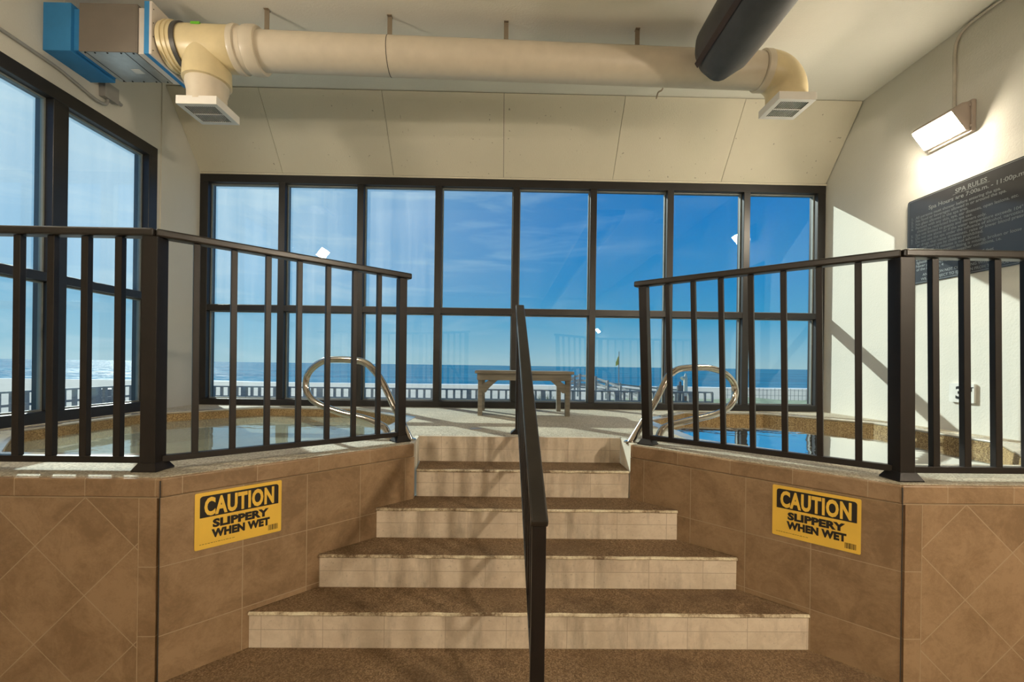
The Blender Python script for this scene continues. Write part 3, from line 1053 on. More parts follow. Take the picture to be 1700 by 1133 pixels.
# (distance from the stair-side foot, height above the floor)
grab_rail('looped steel grab rail at the tub below the tall side window', (-0.625, 2.78), (-0.93, 0.367),
          [(-0.04, -0.02), (-0.02, 0.021), (0.095, 0.217), (0.19, 0.37), (0.277, 0.457), (0.34, 0.488), (0.409, 0.497), (0.524, 0.502),
        (0.648, 0.495), (0.743, 0.455), (0.807, 0.395), (0.824, 0.327), (0.804, 0.265), (0.749, 0.213), (0.643, 0.174), (0.513, 0.143),
        (0.403, 0.127), (0.292, 0.109), (0.199, 0.083), (0.147, 0.052), (0.128, -0.02)])
grab_rail('looped steel grab rail at the tub beside the rules board', (0.785, 2.765), (0.93, 0.367),
          [(0.003, -0.02), (0.03, 0.017), (0.182, 0.22), (0.3, 0.404), (0.35, 0.444), (0.401, 0.466), (0.471, 0.475), (0.574, 0.479),
        (0.676, 0.476), (0.802, 0.446), (0.884, 0.391), (0.918, 0.327), (0.904, 0.254), (0.845, 0.194), (0.757, 0.162), (0.657, 0.142),
        (0.532, 0.126), (0.419, 0.109), (0.33, 0.093), (0.261, 0.064), (0.222, -0.02)])

# ------------------------------------------------------------------ bench
bn = thing('bench', (0.18, 4.4, ZD), 'weathered grey wooden bench in front of the sea view', 'bench')
BX0, BX1, BY0, BY1 = -0.285, 0.645, 4.09, 4.70
BT = 1.262
for k in range(4):
    a = BY0 + k * (BY1 - BY0) / 4
    MB().box(BX0, BX1, a + 0.003, a + (BY1 - BY0) / 4 - 0.003, BT - 0.028, BT).build('top_board', M['bench'], bn, bevel=0.004)
for y in (BY0 + 0.02, BY1 - 0.05):
    MB().box(BX0 + 0.02, BX1 - 0.025, y, y + 0.03, BT - 0.090, BT - 0.028).build('apron', M['bench'], bn, bevel=0.003)
for x in (BX0 + 0.02, BX1 - 0.055):
    MB().box(x, x + 0.03, BY0 + 0.05, BY1 - 0.05, BT - 0.090, BT - 0.028).build('apron', M['bench'], bn, bevel=0.003)
lx = (BX0 + 0.050, BX1 - 0.052)
for i, x in enumerate(lx):
    for y in (BY0 + 0.05, BY1 - 0.11):
        xx = x - 0.03 if (i == 1 and y > 4.3) else x
        MB().box(xx - 0.022, xx + 0.022, y, y + 0.055, ZD, BT - 0.03).build('leg', M['bench'], bn, bevel=0.003)
for i, x in enumerate(lx):
    s = 1 if i == 0 else -1
    y0 = BY0 + 0.03
    # curved knee brace, cut from a plank
    prof = []
    for k in range(9):
        a = (PI / 2) * k / 8
        prof.append((0.135 * (1 - math.cos(a)) + 0.018, -0.115 * (1 - math.sin(a)) - 0.09))
    inner = [(0.025, -0.205), ] + prof
    poly = [(0.020, -0.130), (0.020, -0.205), (0.055, -0.205)] + [(0.055 + 0.110 * (k / 8), -0.205 + 0.115 * (k / 8) ** 0.78) for k in range(1, 9)] + [(0.080, -0.090)]
    n = len(poly)
    vs = [(x + s * px_, y0, BT + pz_) for px_, pz_ in poly] + [(x + s * px_, y0 + 0.035, BT + pz_) for px_, pz_ in poly]
    fs = [tuple(range(n)), tuple(reversed(range(n, 2 * n)))] + [(a, (a + 1) % n, (a + 1) % n + n, a + n) for a in range(n)]
    MB().add(vs, fs).build('knee_brace', M['bench'], bn)


# ------------------------------------------------------------------ caution signs
def rounded(x0, x1, y0, y1, r, corners=(1, 1, 1, 1), n=6):
    pts = []
    for (cx, cy, a0, on) in ((x1 - r, y0 + r, -PI / 2, corners[1]), (x1 - r, y1 - r, 0, corners[2]), (x0 + r, y1 - r, PI / 2, corners[3]), (x0 + r, y0 + r, PI, corners[0])):
        if on:
            pts += [(cx + r * math.cos(a0 + PI / 2 * k / n), cy + r * math.sin(a0 + PI / 2 * k / n)) for k in range(n + 1)]
        else:
            q = {-PI / 2: (x1, y0), 0: (x1, y1), PI / 2: (x0, y1), PI: (x0, y0)}[a0]
            pts.append(q)
    return pts


def board(mb, poly, origin, ex, ey, z0, z1):
    ex, ey = Vector(ex), Vector(ey)
    nn = ex.cross(ey).normalized()
    o = Vector(origin)
    n = len(poly)
    vs = [o + ex * x + ey * y + nn * z0 for x, y in poly] + [o + ex * x + ey * y + nn * z1 for x, y in poly]
    fs = [tuple(reversed(range(n))), tuple(range(n, 2 * n))] + [(i, (i + 1) % n, (i + 1) % n + n, i + n) for i in range(n)]
    return mb.add(vs, fs)


def caution_sign(origin, ex, label, tilt=0.0):
    ey = Vector((0, 0, 1))
    ex = Vector(ex).normalized()
    ex, ey = (ex * math.cos(tilt) + ey * math.sin(tilt)), (ey * math.cos(tilt) - ex * math.sin(tilt))
    root = thing('caution_sign', origin, label, 'sign', None)
    Wd, Hd = 0.343, 0.243
    board(MB(), rounded(0, Wd, 0, Hd, 0.006), origin, ex, ey, 0.0005, 0.0035).build('board', M['yellow'], root)
    board(MB(), rounded(0.018, Wd - 0.014, 0.135, 0.228, 0.012, (0, 0, 1, 1)), origin, ex, ey, 0.0035, 0.0043).build('heading_panel', M['signblack'], root)
    m = MB()
    place(m, text_mesh('CAUTION', 0.103, 0.0042, 0.565, spacing=1.08), origin, ex, ey, Wd / 2 + 0.001, 0.1455, 0.005)
    m.build('heading_lettering', M['yellow'], root)
    m = MB()
    place(m, text_mesh('SLIPPERY', 0.046, 0.0026, 1.15, spacing=1.04), origin, ex, ey, Wd / 2 + 0.002, 0.088, 0.0042)
    place(m, text_mesh('WHEN WET', 0.046, 0.0028, 0.87, spacing=1.05), origin, ex, ey, Wd / 2 + 0.006, 0.044, 0.0042)
    m.build('lettering', M['signblack'], root)
    m = MB()
    x = Wd - 0.056
    for k, bw in enumerate((1.2, .6, 1.8, .6, 1.1, 2.2, .7, 1.4, .6, 1.9, .8, 1.2)):
        board(m, [(x, 0.015), (x + bw * 0.0014, 0.015), (x + bw * 0.0014, 0.040), (x, 0.040)], origin, ex, ey, 0.0036, 0.0041)
        x += bw * 0.0014 + 0.0018
    m.build('barcode', M['signblack'], root)
    m = MB()
    x = 0.018
    rr = random.Random(3)
    while x < 0.15:
        l_ = rr.uniform(0.004, 0.011)
        board(m, [(x, 0.0200), (x + l_, 0.0200), (x + l_, 0.0218), (x, 0.0218)], origin, ex, ey, 0.0036, 0.0041)
        x += l_ + 0.003
    m.build('fine_print', M['signblack'], root)
    return root


q = 0.70711
caution_sign((-1.3125, 1.8845, 0.5045), (q, q, 0), 'yellow caution slippery when wet sign on the tile below the side-window tub')
caution_sign((1.3265, 2.1435, 0.5025), (q, -q, 0), 'yellow caution slippery when wet sign on the tile below the rules-board tub')

# ------------------------------------------------------------------ rules board
ro = (XR - 0.001, 3.872, 2.070)
ex, ey = Vector((0, -1, 0)), Vector((0, 0, 1))
rb = thing('rules_board', ro, 'dark glossy spa rules board with white lettering on the white wall', 'sign')
RW, RH = 1.17, 0.748
board(MB(), rounded(0, RW, 0, RH, 0.02), ro, ex, ey, 0.0, 0.009).build('board', M['board'], rb)
m = MB()
o2, i2 = rounded(0.009, RW - 0.009, 0.009, RH - 0.009, 0.014), rounded(0.0125, RW - 0.0125, 0.0125, RH - 0.0125, 0.011)
n = len(o2)
nn = ex.cross(ey)
vs = [Vector(ro) + ex * x + ey * y + nn * 0.0096 for x, y in o2] + [Vector(ro) + ex * x + ey * y + nn * 0.0096 for x, y in i2]
m.add(vs, [(i, (i + 1) % n, n + (i + 1) % n, n + i) for i in range(n)])
m.build('border_line', M['signwhite'], rb)
m = MB()
cxs = 0.53
place(m, text_mesh('SPA RULES', 0.050, 0.0008, 1.0), ro, ex, ey, cxs, RH - 0.080, 0.0096)
board(m, [(cxs - 0.135, RH - 0.088), (cxs + 0.135, RH - 0.088), (cxs + 0.135, RH - 0.085), (cxs - 0.135, RH - 0.085)], ro, ex, ey, 0.0092, 0.0100)
place(m, text_mesh('Spa Hours are 7:00a.m. - 11:00p.m.', 0.047, 0.0006, 1.05), ro, ex, ey, cxs + 0.015, RH - 0.132, 0.0096)
m.build('heading_lettering', M['signwhite'], rb)
m = MB()
lines = ['1.  All persons must shower before entering the spa.',
         '2.  No food or beverages allowed in or around the spa.',
         '3.  No glass allowed in the spa area.',
         '4.  Persons with any skin, eye, ear diseases, open lesions, etc.',
         '      should be restricted from spa use.',
         '5.  Spa use limited to guests and owners only.',
         '6.  Do not use alone or if the water temperature exceeds 104°',
         '7.  Do not use the spa under the influence of alcohol, narcotics',
         '      or drugs that cause drowsiness, raise or lower blood pressure',
         '8.  Unsupervised use by children prohibited.',
         '9.  Spa use over 15 minutes is not advised.',
         '10. Do not use if the suction fitting is missing, broken or loose',
         '11. Do not use during severe weather conditions, i.e.',
         '      lightning.',
         '12. Never place electrical appliances within 5 feet',
         '      of the spa. Max. 4']
y = RH - 0.178
for ln in lines:
    place(m, text_mesh(ln, 0.033, 0.0004, 1.0, 'LEFT', 1.0, 0.0), ro, ex, ey, 0.035, y, 0.0096)
    y -= 0.0305
m.build('lettering', M['signwhite'], rb)
m = MB()
place(m, text_mesh('ANY PERSON NOT COMPLYING WITH THE POOL RULES', 0.030, 0.0005, 1.0, 'CENTER', 1.0, 0.0), ro, ex, ey, 0.53, 0.062, 0.0096)
place(m, text_mesh('WILL BE SUBJECT TO EJECTION FROM THE POOL PREMISES', 0.030, 0.0005, 1.0, 'CENTER', 1.0, 0.0), ro, ex, ey, 0.53, 0.026, 0.0096)
m.build('closing_lettering', M['signwhite'], rb)

# depth marker
do = (XR - 0.001, 3.475, 1.070)
dm = thing('depth_marker', do, 'small white 3 FT depth marker tile on the white wall', 'sign')
board(MB(), rounded(0, 0.188, 0, 0.150, 0.008), do, ex, ey, 0.0, 0.020).build('tile', M['tilewhite'], dm)
m = MB()
place(m, text_mesh('3', 0.135, 0.004, 1.0), do, ex, ey, 0.080, 0.030, 0.0205)
m.build('numeral', M['signblack'], dm)
m = MB()
place(m, text_mesh('FT', 0.048, 0.001, 1.0), do, ex, ey, 0.158, 0.090, 0.0205)
m.build('lettering', M['signblack'], dm)


# ------------------------------------------------------------------ wall lamps
def wall_lamp(loc, s, label, lens, d=0.165, L=0.33, H=0.25):
    """loc: centre of the lamp at the wall face; s = -1 if the wall is to +x, +1 if the wall is to -x (light goes along s)"""
    x0, yc, zc = loc
    root = thing('wall_lamp', loc, label, 'wall lamp', None)
    y0, y1 = yc - L / 2, yc + L / 2
    MB().box(min(x0, x0 + s * 0.035), max(x0, x0 + s * 0.035), y0 - 0.012, y1 + 0.012, zc - H / 2, zc + H / 2).build('back_plate', M['housing'], root, bevel=0.006)
    # wedge housing in the xz plane
    prof = [(0.035, H / 2 - 0.01), (0.10, H / 2 - 0.025), (d + 0.012, H / 2 - 0.075), (d + 0.012, H / 2 - 0.088), (0.062, -H / 2 + 0.018), (0.035, -H / 2 + 0.01)]
    vs = [(x0 + s * a, y0, zc + b) for a, b in prof] + [(x0 + s * a, y1, zc + b) for a, b in prof]
    n = len(prof)
    fs = [tuple(range(n)), tuple(reversed(range(n, 2 * n)))] + [(i, (i + 1) % n, (i + 1) % n + n, i + n) for i in range(n)]
    MB().add(vs, fs).build('housing', M['housing'], root, bevel=0.004)
    a, b = Vector((x0 + s * (d + 0.012), 0, zc + H / 2 - 0.088)), Vector((x0 + s * 0.062, 0, zc - H / 2 + 0.018))
    dirv = (b - a)
    nn_ = Vector((s * abs(dirv.z), 0, -abs(dirv.x))).normalized()
    def pt(q_, y, off):
        p = a + dirv * q_ + nn_ * off
        return (p.x, y, p.z)
    def slab(q0, q1, ya, yb, o0, o1):
        vs = [pt(q0, ya, o0), pt(q1, ya, o0), pt(q1, yb, o0), pt(q0, yb, o0), pt(q0, ya, o1), pt(q1, ya, o1), pt(q1, yb, o1), pt(q0, yb, o1)]
        return vs, [(0, 1, 2, 3), (7, 6, 5, 4), (0, 4, 5, 1), (1, 5, 6, 2), (2, 6, 7, 3), (3, 7, 4, 0)]
    fr = MB()
    for args in ((0.0, 0.07, y0, y1), (0.93, 1.0, y0, y1), (0.07, 0.93, y0, y0 + 0.016), (0.07, 0.93, y1 - 0.016, y1)):
        fr.add(*slab(*args, 0.0, 0.010))
    fr.build('lens_frame', M['housing'], root)
    ln = MB()
    ln.add(*slab(0.07, 0.93, y0 + 0.016, y1 - 0.016, 0.001, 0.030))
    ln.build('lens', lens, root)
    for y in (y0 + 0.0, y1 - 0.0):
        for z in (-0.08, 0.08):
            MB().lathe((x0 + s * 0.035, y, zc + z), (s, 0, 0), [(0, 0.011), (0.008, 0.011), (0.012, 0.007)], 12).build('bolt', M['housing'], root, smooth=True)
    return root


wall_lamp((XR, 3.492, 3.287), -1, 'lit bronze wall lamp above the spa rules board', M['lens'])
wall_lamp((XL, 2.10, 3.30), 1, 'lit wall lamp past the near end of the side window, seen reflected in the glass', M['lens'])
wall_lamp((XR, -6.5, 2.71), -1, 'lit wall lamp in the far rear corner, the smallest reflected in the glass', M['lenshall'])
wall_lamp((XR, -0.85, 2.72), -1, 'lit wall lamp on the near part of the white wall, seen reflected in the glass', M['lenshall'])
wall_lamp((XL, -4.0, 2.78), 1, 'lit wall lamp near the rear wall, seen reflected low in the glass', M['lenshall'])

# conduit feeding the lamp
cp = [(XR - 0.012, 3.475, 3.40), (XR - 0.012, 3.475, 3.70), (XR - 0.012, 3.475, 3.88), (XR - 0.014, 3.45, 3.97), (XR - 0.016, 3.38, 4.015), (XR - 0.016, 3.2, 4.024), (XR - 0.016, 2.2, 4.024), (XR - 0.016, 1.5, 4.024)]
cd_ = tag(MB().ring_sweep(spline(cp, 6), 0.011, 10).build('conduit', M['conduit'], None, smooth=True),
          'thin painted conduit running down the white wall to the lamp', 'conduit')

# junction box and its conduit on the window-side wall
jb = thing('junction_box', (XL, 3.72, 3.50), 'grey metal junction box on the wall below the blue duct box', 'junction box')
MB().box(XL, XL + 0.055, 3.68, 3.80, 3.50, 3.62).build('box', M['conduitgrey'], jb, bevel=0.004)
MB().box(XL + 0.055, XL + 0.06, 3.675, 3.805, 3.495, 3.625).build('cover', M['conduitgrey'], jb, bevel=0.002)
MB().lathe((XL + 0.03, 3.80, 3.53), (0, 1, 0), [(0, 0.02), (0.03, 0.02), (0.035, 0.014), (0.06, 0.014)], 16).build('connector', M['conduitgrey'], jb, smooth=True)
cp = [(XL + 0.03, 3.73, 3.505), (XL + 0.03, 3.725, 3.47), (XL + 0.028, 3.70, 3.445), (XL + 0.022, 3.62, 3.44), (XL + 0.014, 3.45, 3.475), (XL + 0.012, 3.2, 3.50), (XL + 0.012, 2.2, 3.50), (XL + 0.012, 1.0, 3.50)]
tag(MB().ring_sweep(spline(cp, 6), 0.0125, 10).build('conduit', M['conduitgrey'], None, smooth=True),
    'grey conduit along the wall above the side window to the junction box', 'conduit')

# ------------------------------------------------------------------ duct heater box
YD0, YD1, ZDB, ZDT = 3.25, 3.60, 3.567, 3.900
hb = thing('duct_heater', (-3.0, 3.43, 3.6), 'blue and grey duct heater box against the window-side wall', 'duct heater')
MB().box(XL, -3.195, YD0 - 0.01, YD1 + 0.01, ZDB - 0.005, ZDT + 0.012).build('blue_end_box', M['blue'], hb, bevel=0.003)['label'] = 'bright blue foam end box'
MB().box(-3.195, -3.14, YD0 + 0.015, YD1 - 0.015, ZDB + 0.015, ZDT - 0.015).build('recessed_collar', M['blue'], hb)
MB().box(-3.145, -2.735, YD0, YD0 + 0.004, ZDB, ZDT + 0.02).build('front_cover', M['grey'], hb)['label'] = 'matte grey front cover'
MB().box(-3.145, -2.735, YD0 + 0.004, YD1, ZDB, ZDT + 0.02).build('sheet_metal_case', M['galv'], hb, bevel=0.002)
for x in (-3.105, -2.82):
    MB().box(x, x + 0.004, YD0 + 0.004, YD1, ZDB - 0.002, ZDB + 0.0).build('case_seam', M['black'], hb)
MB().box(-2.735, -2.724, YD0, YD1, ZDB - 0.004, ZDT + 0.02).build('end_flange', M['grey'], hb, bevel=0.002)
for x in (-3.11, -3.04, -2.95, -2.85, -2.76):
    for y in (YD0 + 0.012, YD1 - 0.012):
        MB().lathe((x, y, ZDB), (0, 0, -1), [(0, 0.006), (0.004, 0.006), (0.006, 0.003)], 8).build('screw', M['black'], hb)
MB().box(-2.93, -2.86, 3.44, 3.49, ZDB - 0.002, ZDB).build('rating_label', M['register'], hb)
MB().box(-2.724, -2.660, YD0 + 0.01, YD1 + 0.01, ZDB - 0.004, ZDT + 0.0).build('foam_spacer', M['white'], hb)
MB().box(-2.660, -2.624, YD0 - 0.02, YD1 + 0.03, ZDB - 0.020, ZDT + 0.030).build('blue_edge_board', M['blue'], hb)
MB().box(-2.624, -2.606, YD0 - 0.02, YD1 + 0.03, ZDB - 0.020, ZDT + 0.030).build('white_face_board', M['white'], hb)
for z in (3.58, 3.68, 3.78, 3.88):
    MB().lathe((-2.605, YD0 - 0.006, z), (1, 0, 0), [(0, 0.004), (0.003, 0.003)], 8).build('screw', M['black'], hb)

# ------------------------------------------------------------------ PVC duct
A, B = Vector((-2.605, 3.405, 3.715)), Vector((2.06, 3.57, 3.757))
e = (B - A).normalized()
dz = Vector((0, 0, -1))
du = thing('air_duct', (0, 3.5, 3.75), 'long cream plastic air duct hung below the ceiling', 'air duct')


def along(x):
    return A + e * ((x - A.x) / e.x)


def cyl(mb, xa, xb, prof):
    p = along(xa)
    L = (along(xb) - p).length
    return mb.lathe(p, e, [(t * L, r) for t, r in prof], 48)


cyl(MB(), -1.95, 2.09, [(0, 0.139), (1, 0.139)]).build('pipe', M['pvc'], du, smooth=True)
cyl(MB(), -0.945, -0.940, [(0, 0.1402), (1, 0.1402)]).build('pipe_joint', M['seam'], du, smooth=True)
# ribbed adapter
cyl(MB(), -2.597, -2.48, [(0, 0.170), (0.2, 0.170), (0.22, 0.178), (0.30, 0.178), (0.33, 0.170), (0.48, 0.170), (0.50, 0.178), (0.58, 0.178), (0.6, 0.170), (0.8, 0.170), (0.82, 0.162), (1, 0.162)]).build('ribbed_adapter', M['pvcy'], du, smooth=True)
cyl(MB(), -2.500, -2.470, [(0, 0.171), (1, 0.171)]).build('clamp_band', M['darkband'], du, smooth=True)['label'] = 'dark grey clamp band'
# tee
cyl(MB(), -2.49, -2.07, [(0, 0.155), (0.03, 0.160), (0.97, 0.160), (1, 0.155)]).build('tee_body', M['pvcy'], du, smooth=True)
TX = -2.325
tp = along(TX)
cyl(MB(), -2.105, -1.915, [(0, 0.168), (0.10, 0.172), (0.22, 0.168), (0.25, 0.156), (0.46, 0.156), (0.50, 0.166), (0.62, 0.170), (0.92, 0.170), (1, 0.163)]).build('coupling', M['pvc'], du, smooth=True)
MB().lathe(tp, dz, [(0, 0.150), (0.10, 0.152), (0.16, 0.160), (0.265, 0.163), (0.27, 0.150)], 48).build('tee_branch', M['pvcy'], du, smooth=True)
MB().lathe(tp + dz * 0.26, dz, [(0, 0.144), (0.05, 0.144), (0.09, 0.132), (0.185, 0.130)], 48).build('reducer', M['pvc'], du, smooth=True)
MB().box(tp.x - 0.045, tp.x + 0.02, tp.y - 0.128, tp.y - 0.110, tp.z + 0.098, tp.z + 0.117).build('tape_patch', M['green'], du)['label'] = 'green tape patch'
# elbow
EB = along(2.06)
cyl(MB(), 2.04, 2.10, [(0, 0.148), (0.15, 0.156), (1, 0.156)]).build('elbow_collar', M['pvc'], du, smooth=True)
R = 0.185
pts = [along(2.08)]
c0 = along(2.095)
for k in range(0, 13):
    a = PI / 2 * k / 12
    pts.append(c0 + e * (R * math.sin(a)) + dz * (R * (1 - math.cos(a))))
pts.append(pts[-1] + dz * 0.09)
MB().ring_sweep(pts, 0.152, 40).build('elbow', M['pvcy'], du, smooth=True)
ELC = pts[-1]


def register(cx, cy, zb, ztop):
    h = 0.058
    rg = MB()
    w2, d2 = 0.150, 0.143
    rg.box(cx - w2, cx + w2, cy - d2, cy - d2 + 0.010, zb, zb + h)
    rg.box(cx - w2, cx + w2, cy + d2 - 0.010, cy + d2, zb, zb + h)
    rg.box(cx - w2, cx - w2 + 0.010, cy - d2 + 0.01, cy + d2 - 0.01, zb, zb + h)
    rg.box(cx + w2 - 0.010, cx + w2, cy - d2 + 0.01, cy + d2 - 0.01, zb, zb + h)
    rg.box(cx - w2 + 0.01, cx + w2 - 0.01, cy - d2 + 0.01, cy + d2 - 0.01, zb + h - 0.008, zb + h)
    o = rg.build('register', M['register'], du, bevel=0.002)
    fr = MB()
    q_ = 0.036
    fr.box(cx - w2, cx + w2, cy - d2, cy - d2 + q_, zb - 0.004, zb)
    fr.box(cx - w2, cx + w2, cy + d2 - q_, cy + d2, zb - 0.004, zb)
    fr.box(cx - w2, cx - w2 + q_, cy - d2 + q_, cy + d2 - q_, zb - 0.004, zb)
    fr.box(cx + w2 - q_, cx + w2, cy - d2 + q_, cy + d2 - q_, zb - 0.004, zb)
    fr.box(cx - w2 + q_, cx + w2 - q_, cy - 0.005, cy + 0.005, zb - 0.004, zb)
    fr.build('grille_frame', M['register'], o)
    sl_ = MB()
    nsl = 15
    for k in range(nsl):
        x = cx - w2 + q_ + (2 * w2 - 2 * q_) * (k + 0.5) / nsl
        sl_.bar((x, cy - d2 + q_, zb + 0.006), (x, cy + d2 - q_, zb + 0.002), 0.0045, 0.004)
    sl_.build('louvers', M['register'], o)
    MB().box(cx - w2 + 0.012, cx + w2 - 0.012, cy - d2 + 0.012, cy + d2 - 0.012, zb + 0.010, zb + 0.014).build('throat_shade', M['black'], o)  # black sheet above the louvers in place of the shade inside the duct
    return o


register(TX + 0.005, 3.43, 3.227, 3.3)
register(2.278, 3.568, 3.448, 3.5)
for x in (-1.885, -0.945, -0.03, 1.03):
    p = along(x)
    mb = MB().box(x - 0.018, x + 0.018, p.y - 0.003, p.y + 0.003, p.z + 0.134, ZC)
    mb.box(x - 0.018, x + 0.018, p.y - 0.02, p.y + 0.02, ZC - 0.004, ZC)
    mb.build('hanger_strap', M['strap'], du)
    
# black wrapped duct coming out over the viewer
bd = thing('insulated_duct', (1.59, 3.25, 3.7), 'black wrapped round duct running toward the viewer near the ceiling', 'air duct')
m = MB()
rows = [(3.36, 0.03), (3.345, 0.10), (3.325, 0.165), (3.29, 0.198), (3.22, 0.212), (3.0, 0.216), (2.4, 0.217), (1.2, 0.217), (-2.0, 0.217), (REAR, 0.217)]
n = 40
vs, fs = [], []
rr = random.Random(11)
for i, (y, r) in enumerate(rows):
    for k in range(n):
        an = 2 * PI * k / n
        j = 1 + (0.045 * math.sin(5 * an + i) + 0.03 * math.sin(3 * an - 2 * i)) * (1 if i < 4 else 0.18)
        vs.append((1.585 + r * j * math.cos(an), y + (0.02 * math.sin(3 * an + 1) if i < 4 else 0), 3.70 + r * j * math.sin(an)))
for i in range(len(rows) - 1):
    for k in range(n):
        fs.append((i * n + k, i * n + (k + 1) % n, (i + 1) * n + (k + 1) % n, (i + 1) * n + k))
fs += [tuple(reversed(range(n))), tuple(range((len(rows) - 1) * n, len(rows) * n))]
m.add(vs, fs).build('wrap', M['darkduct'], bd, smooth=True)
a = math.radians(213)
sp = []
tm = MB()
for k in range(8):
    y = 3.27 - k * 0.75
    sp.append((y, 1))
vs, fs = [], []
for i, (y, _) in enumerate(sp):
    for da in (-0.09, 0.0, 0.09):
        vs.append((1.585 + 0.2235 * math.cos(a + da), y, 3.70 + 0.2235 * math.sin(a + da)))
for i in range(len(sp) - 1):
    for k in range(2):
        fs.append((i * 3 + k, i * 3 + k + 1, (i + 1) * 3 + k + 1, (i + 1) * 3 + k))
tm.add(vs, fs).build('seam_tape', M['tape'], bd)
for y in (2.2, 0.4, -2.0):
    MB().box(1.57, 1.60, y - 0.015, y + 0.015, 3.90, ZC).build('hanger_strap', M['strap'], bd)

# small bent hook left in the ceiling by the joint
hk = spline([(1.48, 4.20, ZC), (1.48, 4.20, ZC - 0.035), (1.47, 4.21, ZC - 0.06), (1.44, 4.22, ZC - 0.075), (1.425, 4.225, ZC - 0.13)], 5)
tag(MB().ring_sweep(hk, 0.007, 8).build('ceiling_hook', M['strap'], None, smooth=True), 'small rusty bent hook under the ceiling beside the sloped boards', 'hook')
# floor drain
dr = tag(MB().lathe((-0.215, 3.27, ZD), (0, 0, 1), [(0, 0.045), (0.003, 0.045), (0.004, 0.04)], 24).build('floor_drain', M['conduitgrey'], None, smooth=True),
         'small round drain in the pebble floor at the top of the steps', 'drain')

# ------------------------------------------------------------------ outside
ZG = -3.0
b = MB()
ys_ = [5.6, 20, 40, 60, 80, 100, 112, 130]
n = 24
vs, fs = [], []
for y in ys_:
    for k in range(n + 1):
        x = -260 + 520 * k / n
        z = ZG + (0.0 if y < 85 else -(y - 85) * 0.016)
        vs.append((x, y, z))
for i in range(len(ys_) - 1):
    for k in range(n):
        fs.append((i * (n + 1) + k, i * (n + 1) + k + 1, (i + 1) * (n + 1) + k + 1, (i + 1) * (n + 1) + k))
b.add(vs, fs)
struct(b.build('beach', M['sand']))
s_ = MB()
yy = [98, 106, 130, 200, 400, 1000, 3000, 9000]
vs, fs = [], []
for y in yy:
    for k in range(n + 1):
        x = (-1 + 2 * k / n) * max(400, y * 2.2)
        vs.append((x, y, ZG - 0.30))
for i in range(len(yy) - 1):
    for k in range(n):
        fs.append((i * (n + 1) + k, i * (n + 1) + k + 1, (i + 1) * (n + 1) + k + 1, (i + 1) * (n + 1) + k))
s_.add(vs, fs)
struct(s_.build('sea', M['sea']))
# surf line
vs, fs = [], []
N = 220
rr = random.Random(5)
for k in range(N + 1):
    x = -200 + 400 * k / N
    y0 = 101.5 + 1.3 * math.sin(x * 0.05) + 0.7 * math.sin(x * 0.17 + 1)
    wd = 1.6 + 1.2 * math.sin(x * 0.09 + 2) + rr.uniform(-0.4, 0.4)
    vs += [(x, y0, ZG - 0.28), (x, y0 + max(0.5, wd), ZG - 0.18), (x, y0 + max(0.5, wd) + 0.6, ZG - 0.30)]
for k in range(N):
    for j in range(2):
        fs.append((k * 3 + j, k * 3 + 3 + j, k * 3 + 4 + j, k * 3 + 1 + j))
tag(MB().add(vs, fs).build('surf', M['foam']), 'white line of surf breaking along the beach', 'surf', None, 'stuff')


def timber_railing(a, b_, spacing, label, ztop, h, mat, rails, pw=0.09, name='boardwalk_railing'):
    a, b_ = Vector(a), Vector(b_)
    root = thing(name, (a.x, a.y, ztop - h), label, 'railing', None)
    d = (b_ - a)
    L = d.length
    d.normalize()
    nn_ = max(2, int(round(L / spacing)))
    up_ = Vector((0, 0, 1))
    za = a + up_ * 0
    MB().bar(a + up_ * 0, b_ + up_ * 0, 0.16, 0.05).build('top_rail', mat, root)
    for r_ in rails:
        MB().bar(a - up_ * r_, b_ - up_ * r_, 0.03, 0.07).build('rail', mat, root)
    for k in range(nn_ + 1):
        p = a + d * (L * k / nn_)
        ww = pw * (2.2 if k % 10 == 4 else 1.0)
        MB().bar(p - up_ * h, p - up_ * 0.02, ww, ww, tuple(d)).build('post', mat, root)
    return root


timber_railing((-13.2, 16.0, 0.42), (7.6, 16.0, 0.42), 0.27, 'grey timber boardwalk railing beyond the window behind the bench', 0.42, 1.1, M['greywood'], (0.36, 0.62, 0.88), 0.075)
timber_railing((-13.2, 15.7, 0.42), (-13.2, 6.5, 0.42), 0.34, 'grey timber boardwalk railing outside the tall side window', 0.42, 1.1, M['greywood'], (0.36, 0.62, 0.88), 0.09)
struct(MB().box(-15.5, 9.0, 5.7, 17.0, -0.80, -0.68).build('boardwalk_floor', M['greywood']))

# tall piles at the beach steps
for k, (x, h, wd) in enumerate(((3.80, 0.78, 0.08), (951.5, .80, .13), (957, .76, .12), (962.5, .70, .09), (968, .66, .13), (973.5, .55, .09), (978.5, .58, .10))):
    o = MB().box(x - wd / 2, x + wd / 2, 26 + k * 0.25, 26 + k * 0.25 + wd, ZG, h).build('timber_pile', M['palewood'])
    tag(o, 'weathered timber pile in the cluster standing beyond the end of the bench', 'post', 'timber piles at the beach steps')


def sloping_rail(name, pts, label, gap, nr, posts, mat, drop=2.2):
    pts = [Vector(p) for p in pts]
    root = thing(name, pts[0], label, 'railing')
    sp_ = spline(pts, 8)
    for r_ in range(nr):
        mm = MB()
        for p, q_ in zip(sp_[:-1], sp_[1:]):
            mm.bar(p - Vector((0, 0, gap * r_)), q_ - Vector((0, 0, gap * r_)), 0.05, 0.13)
        mm.build('rail', mat, root)
    for k in range(posts):
        p = sp_[int((len(sp_) - 1) * k / max(1, posts - 1))]
        MB().box(p.x - 0.06, p.x + 0.06, p.y - 0.06, p.y + 0.06, max(ZG, p.z - drop), p.z + 0.14).build('post', mat, root)
    return root


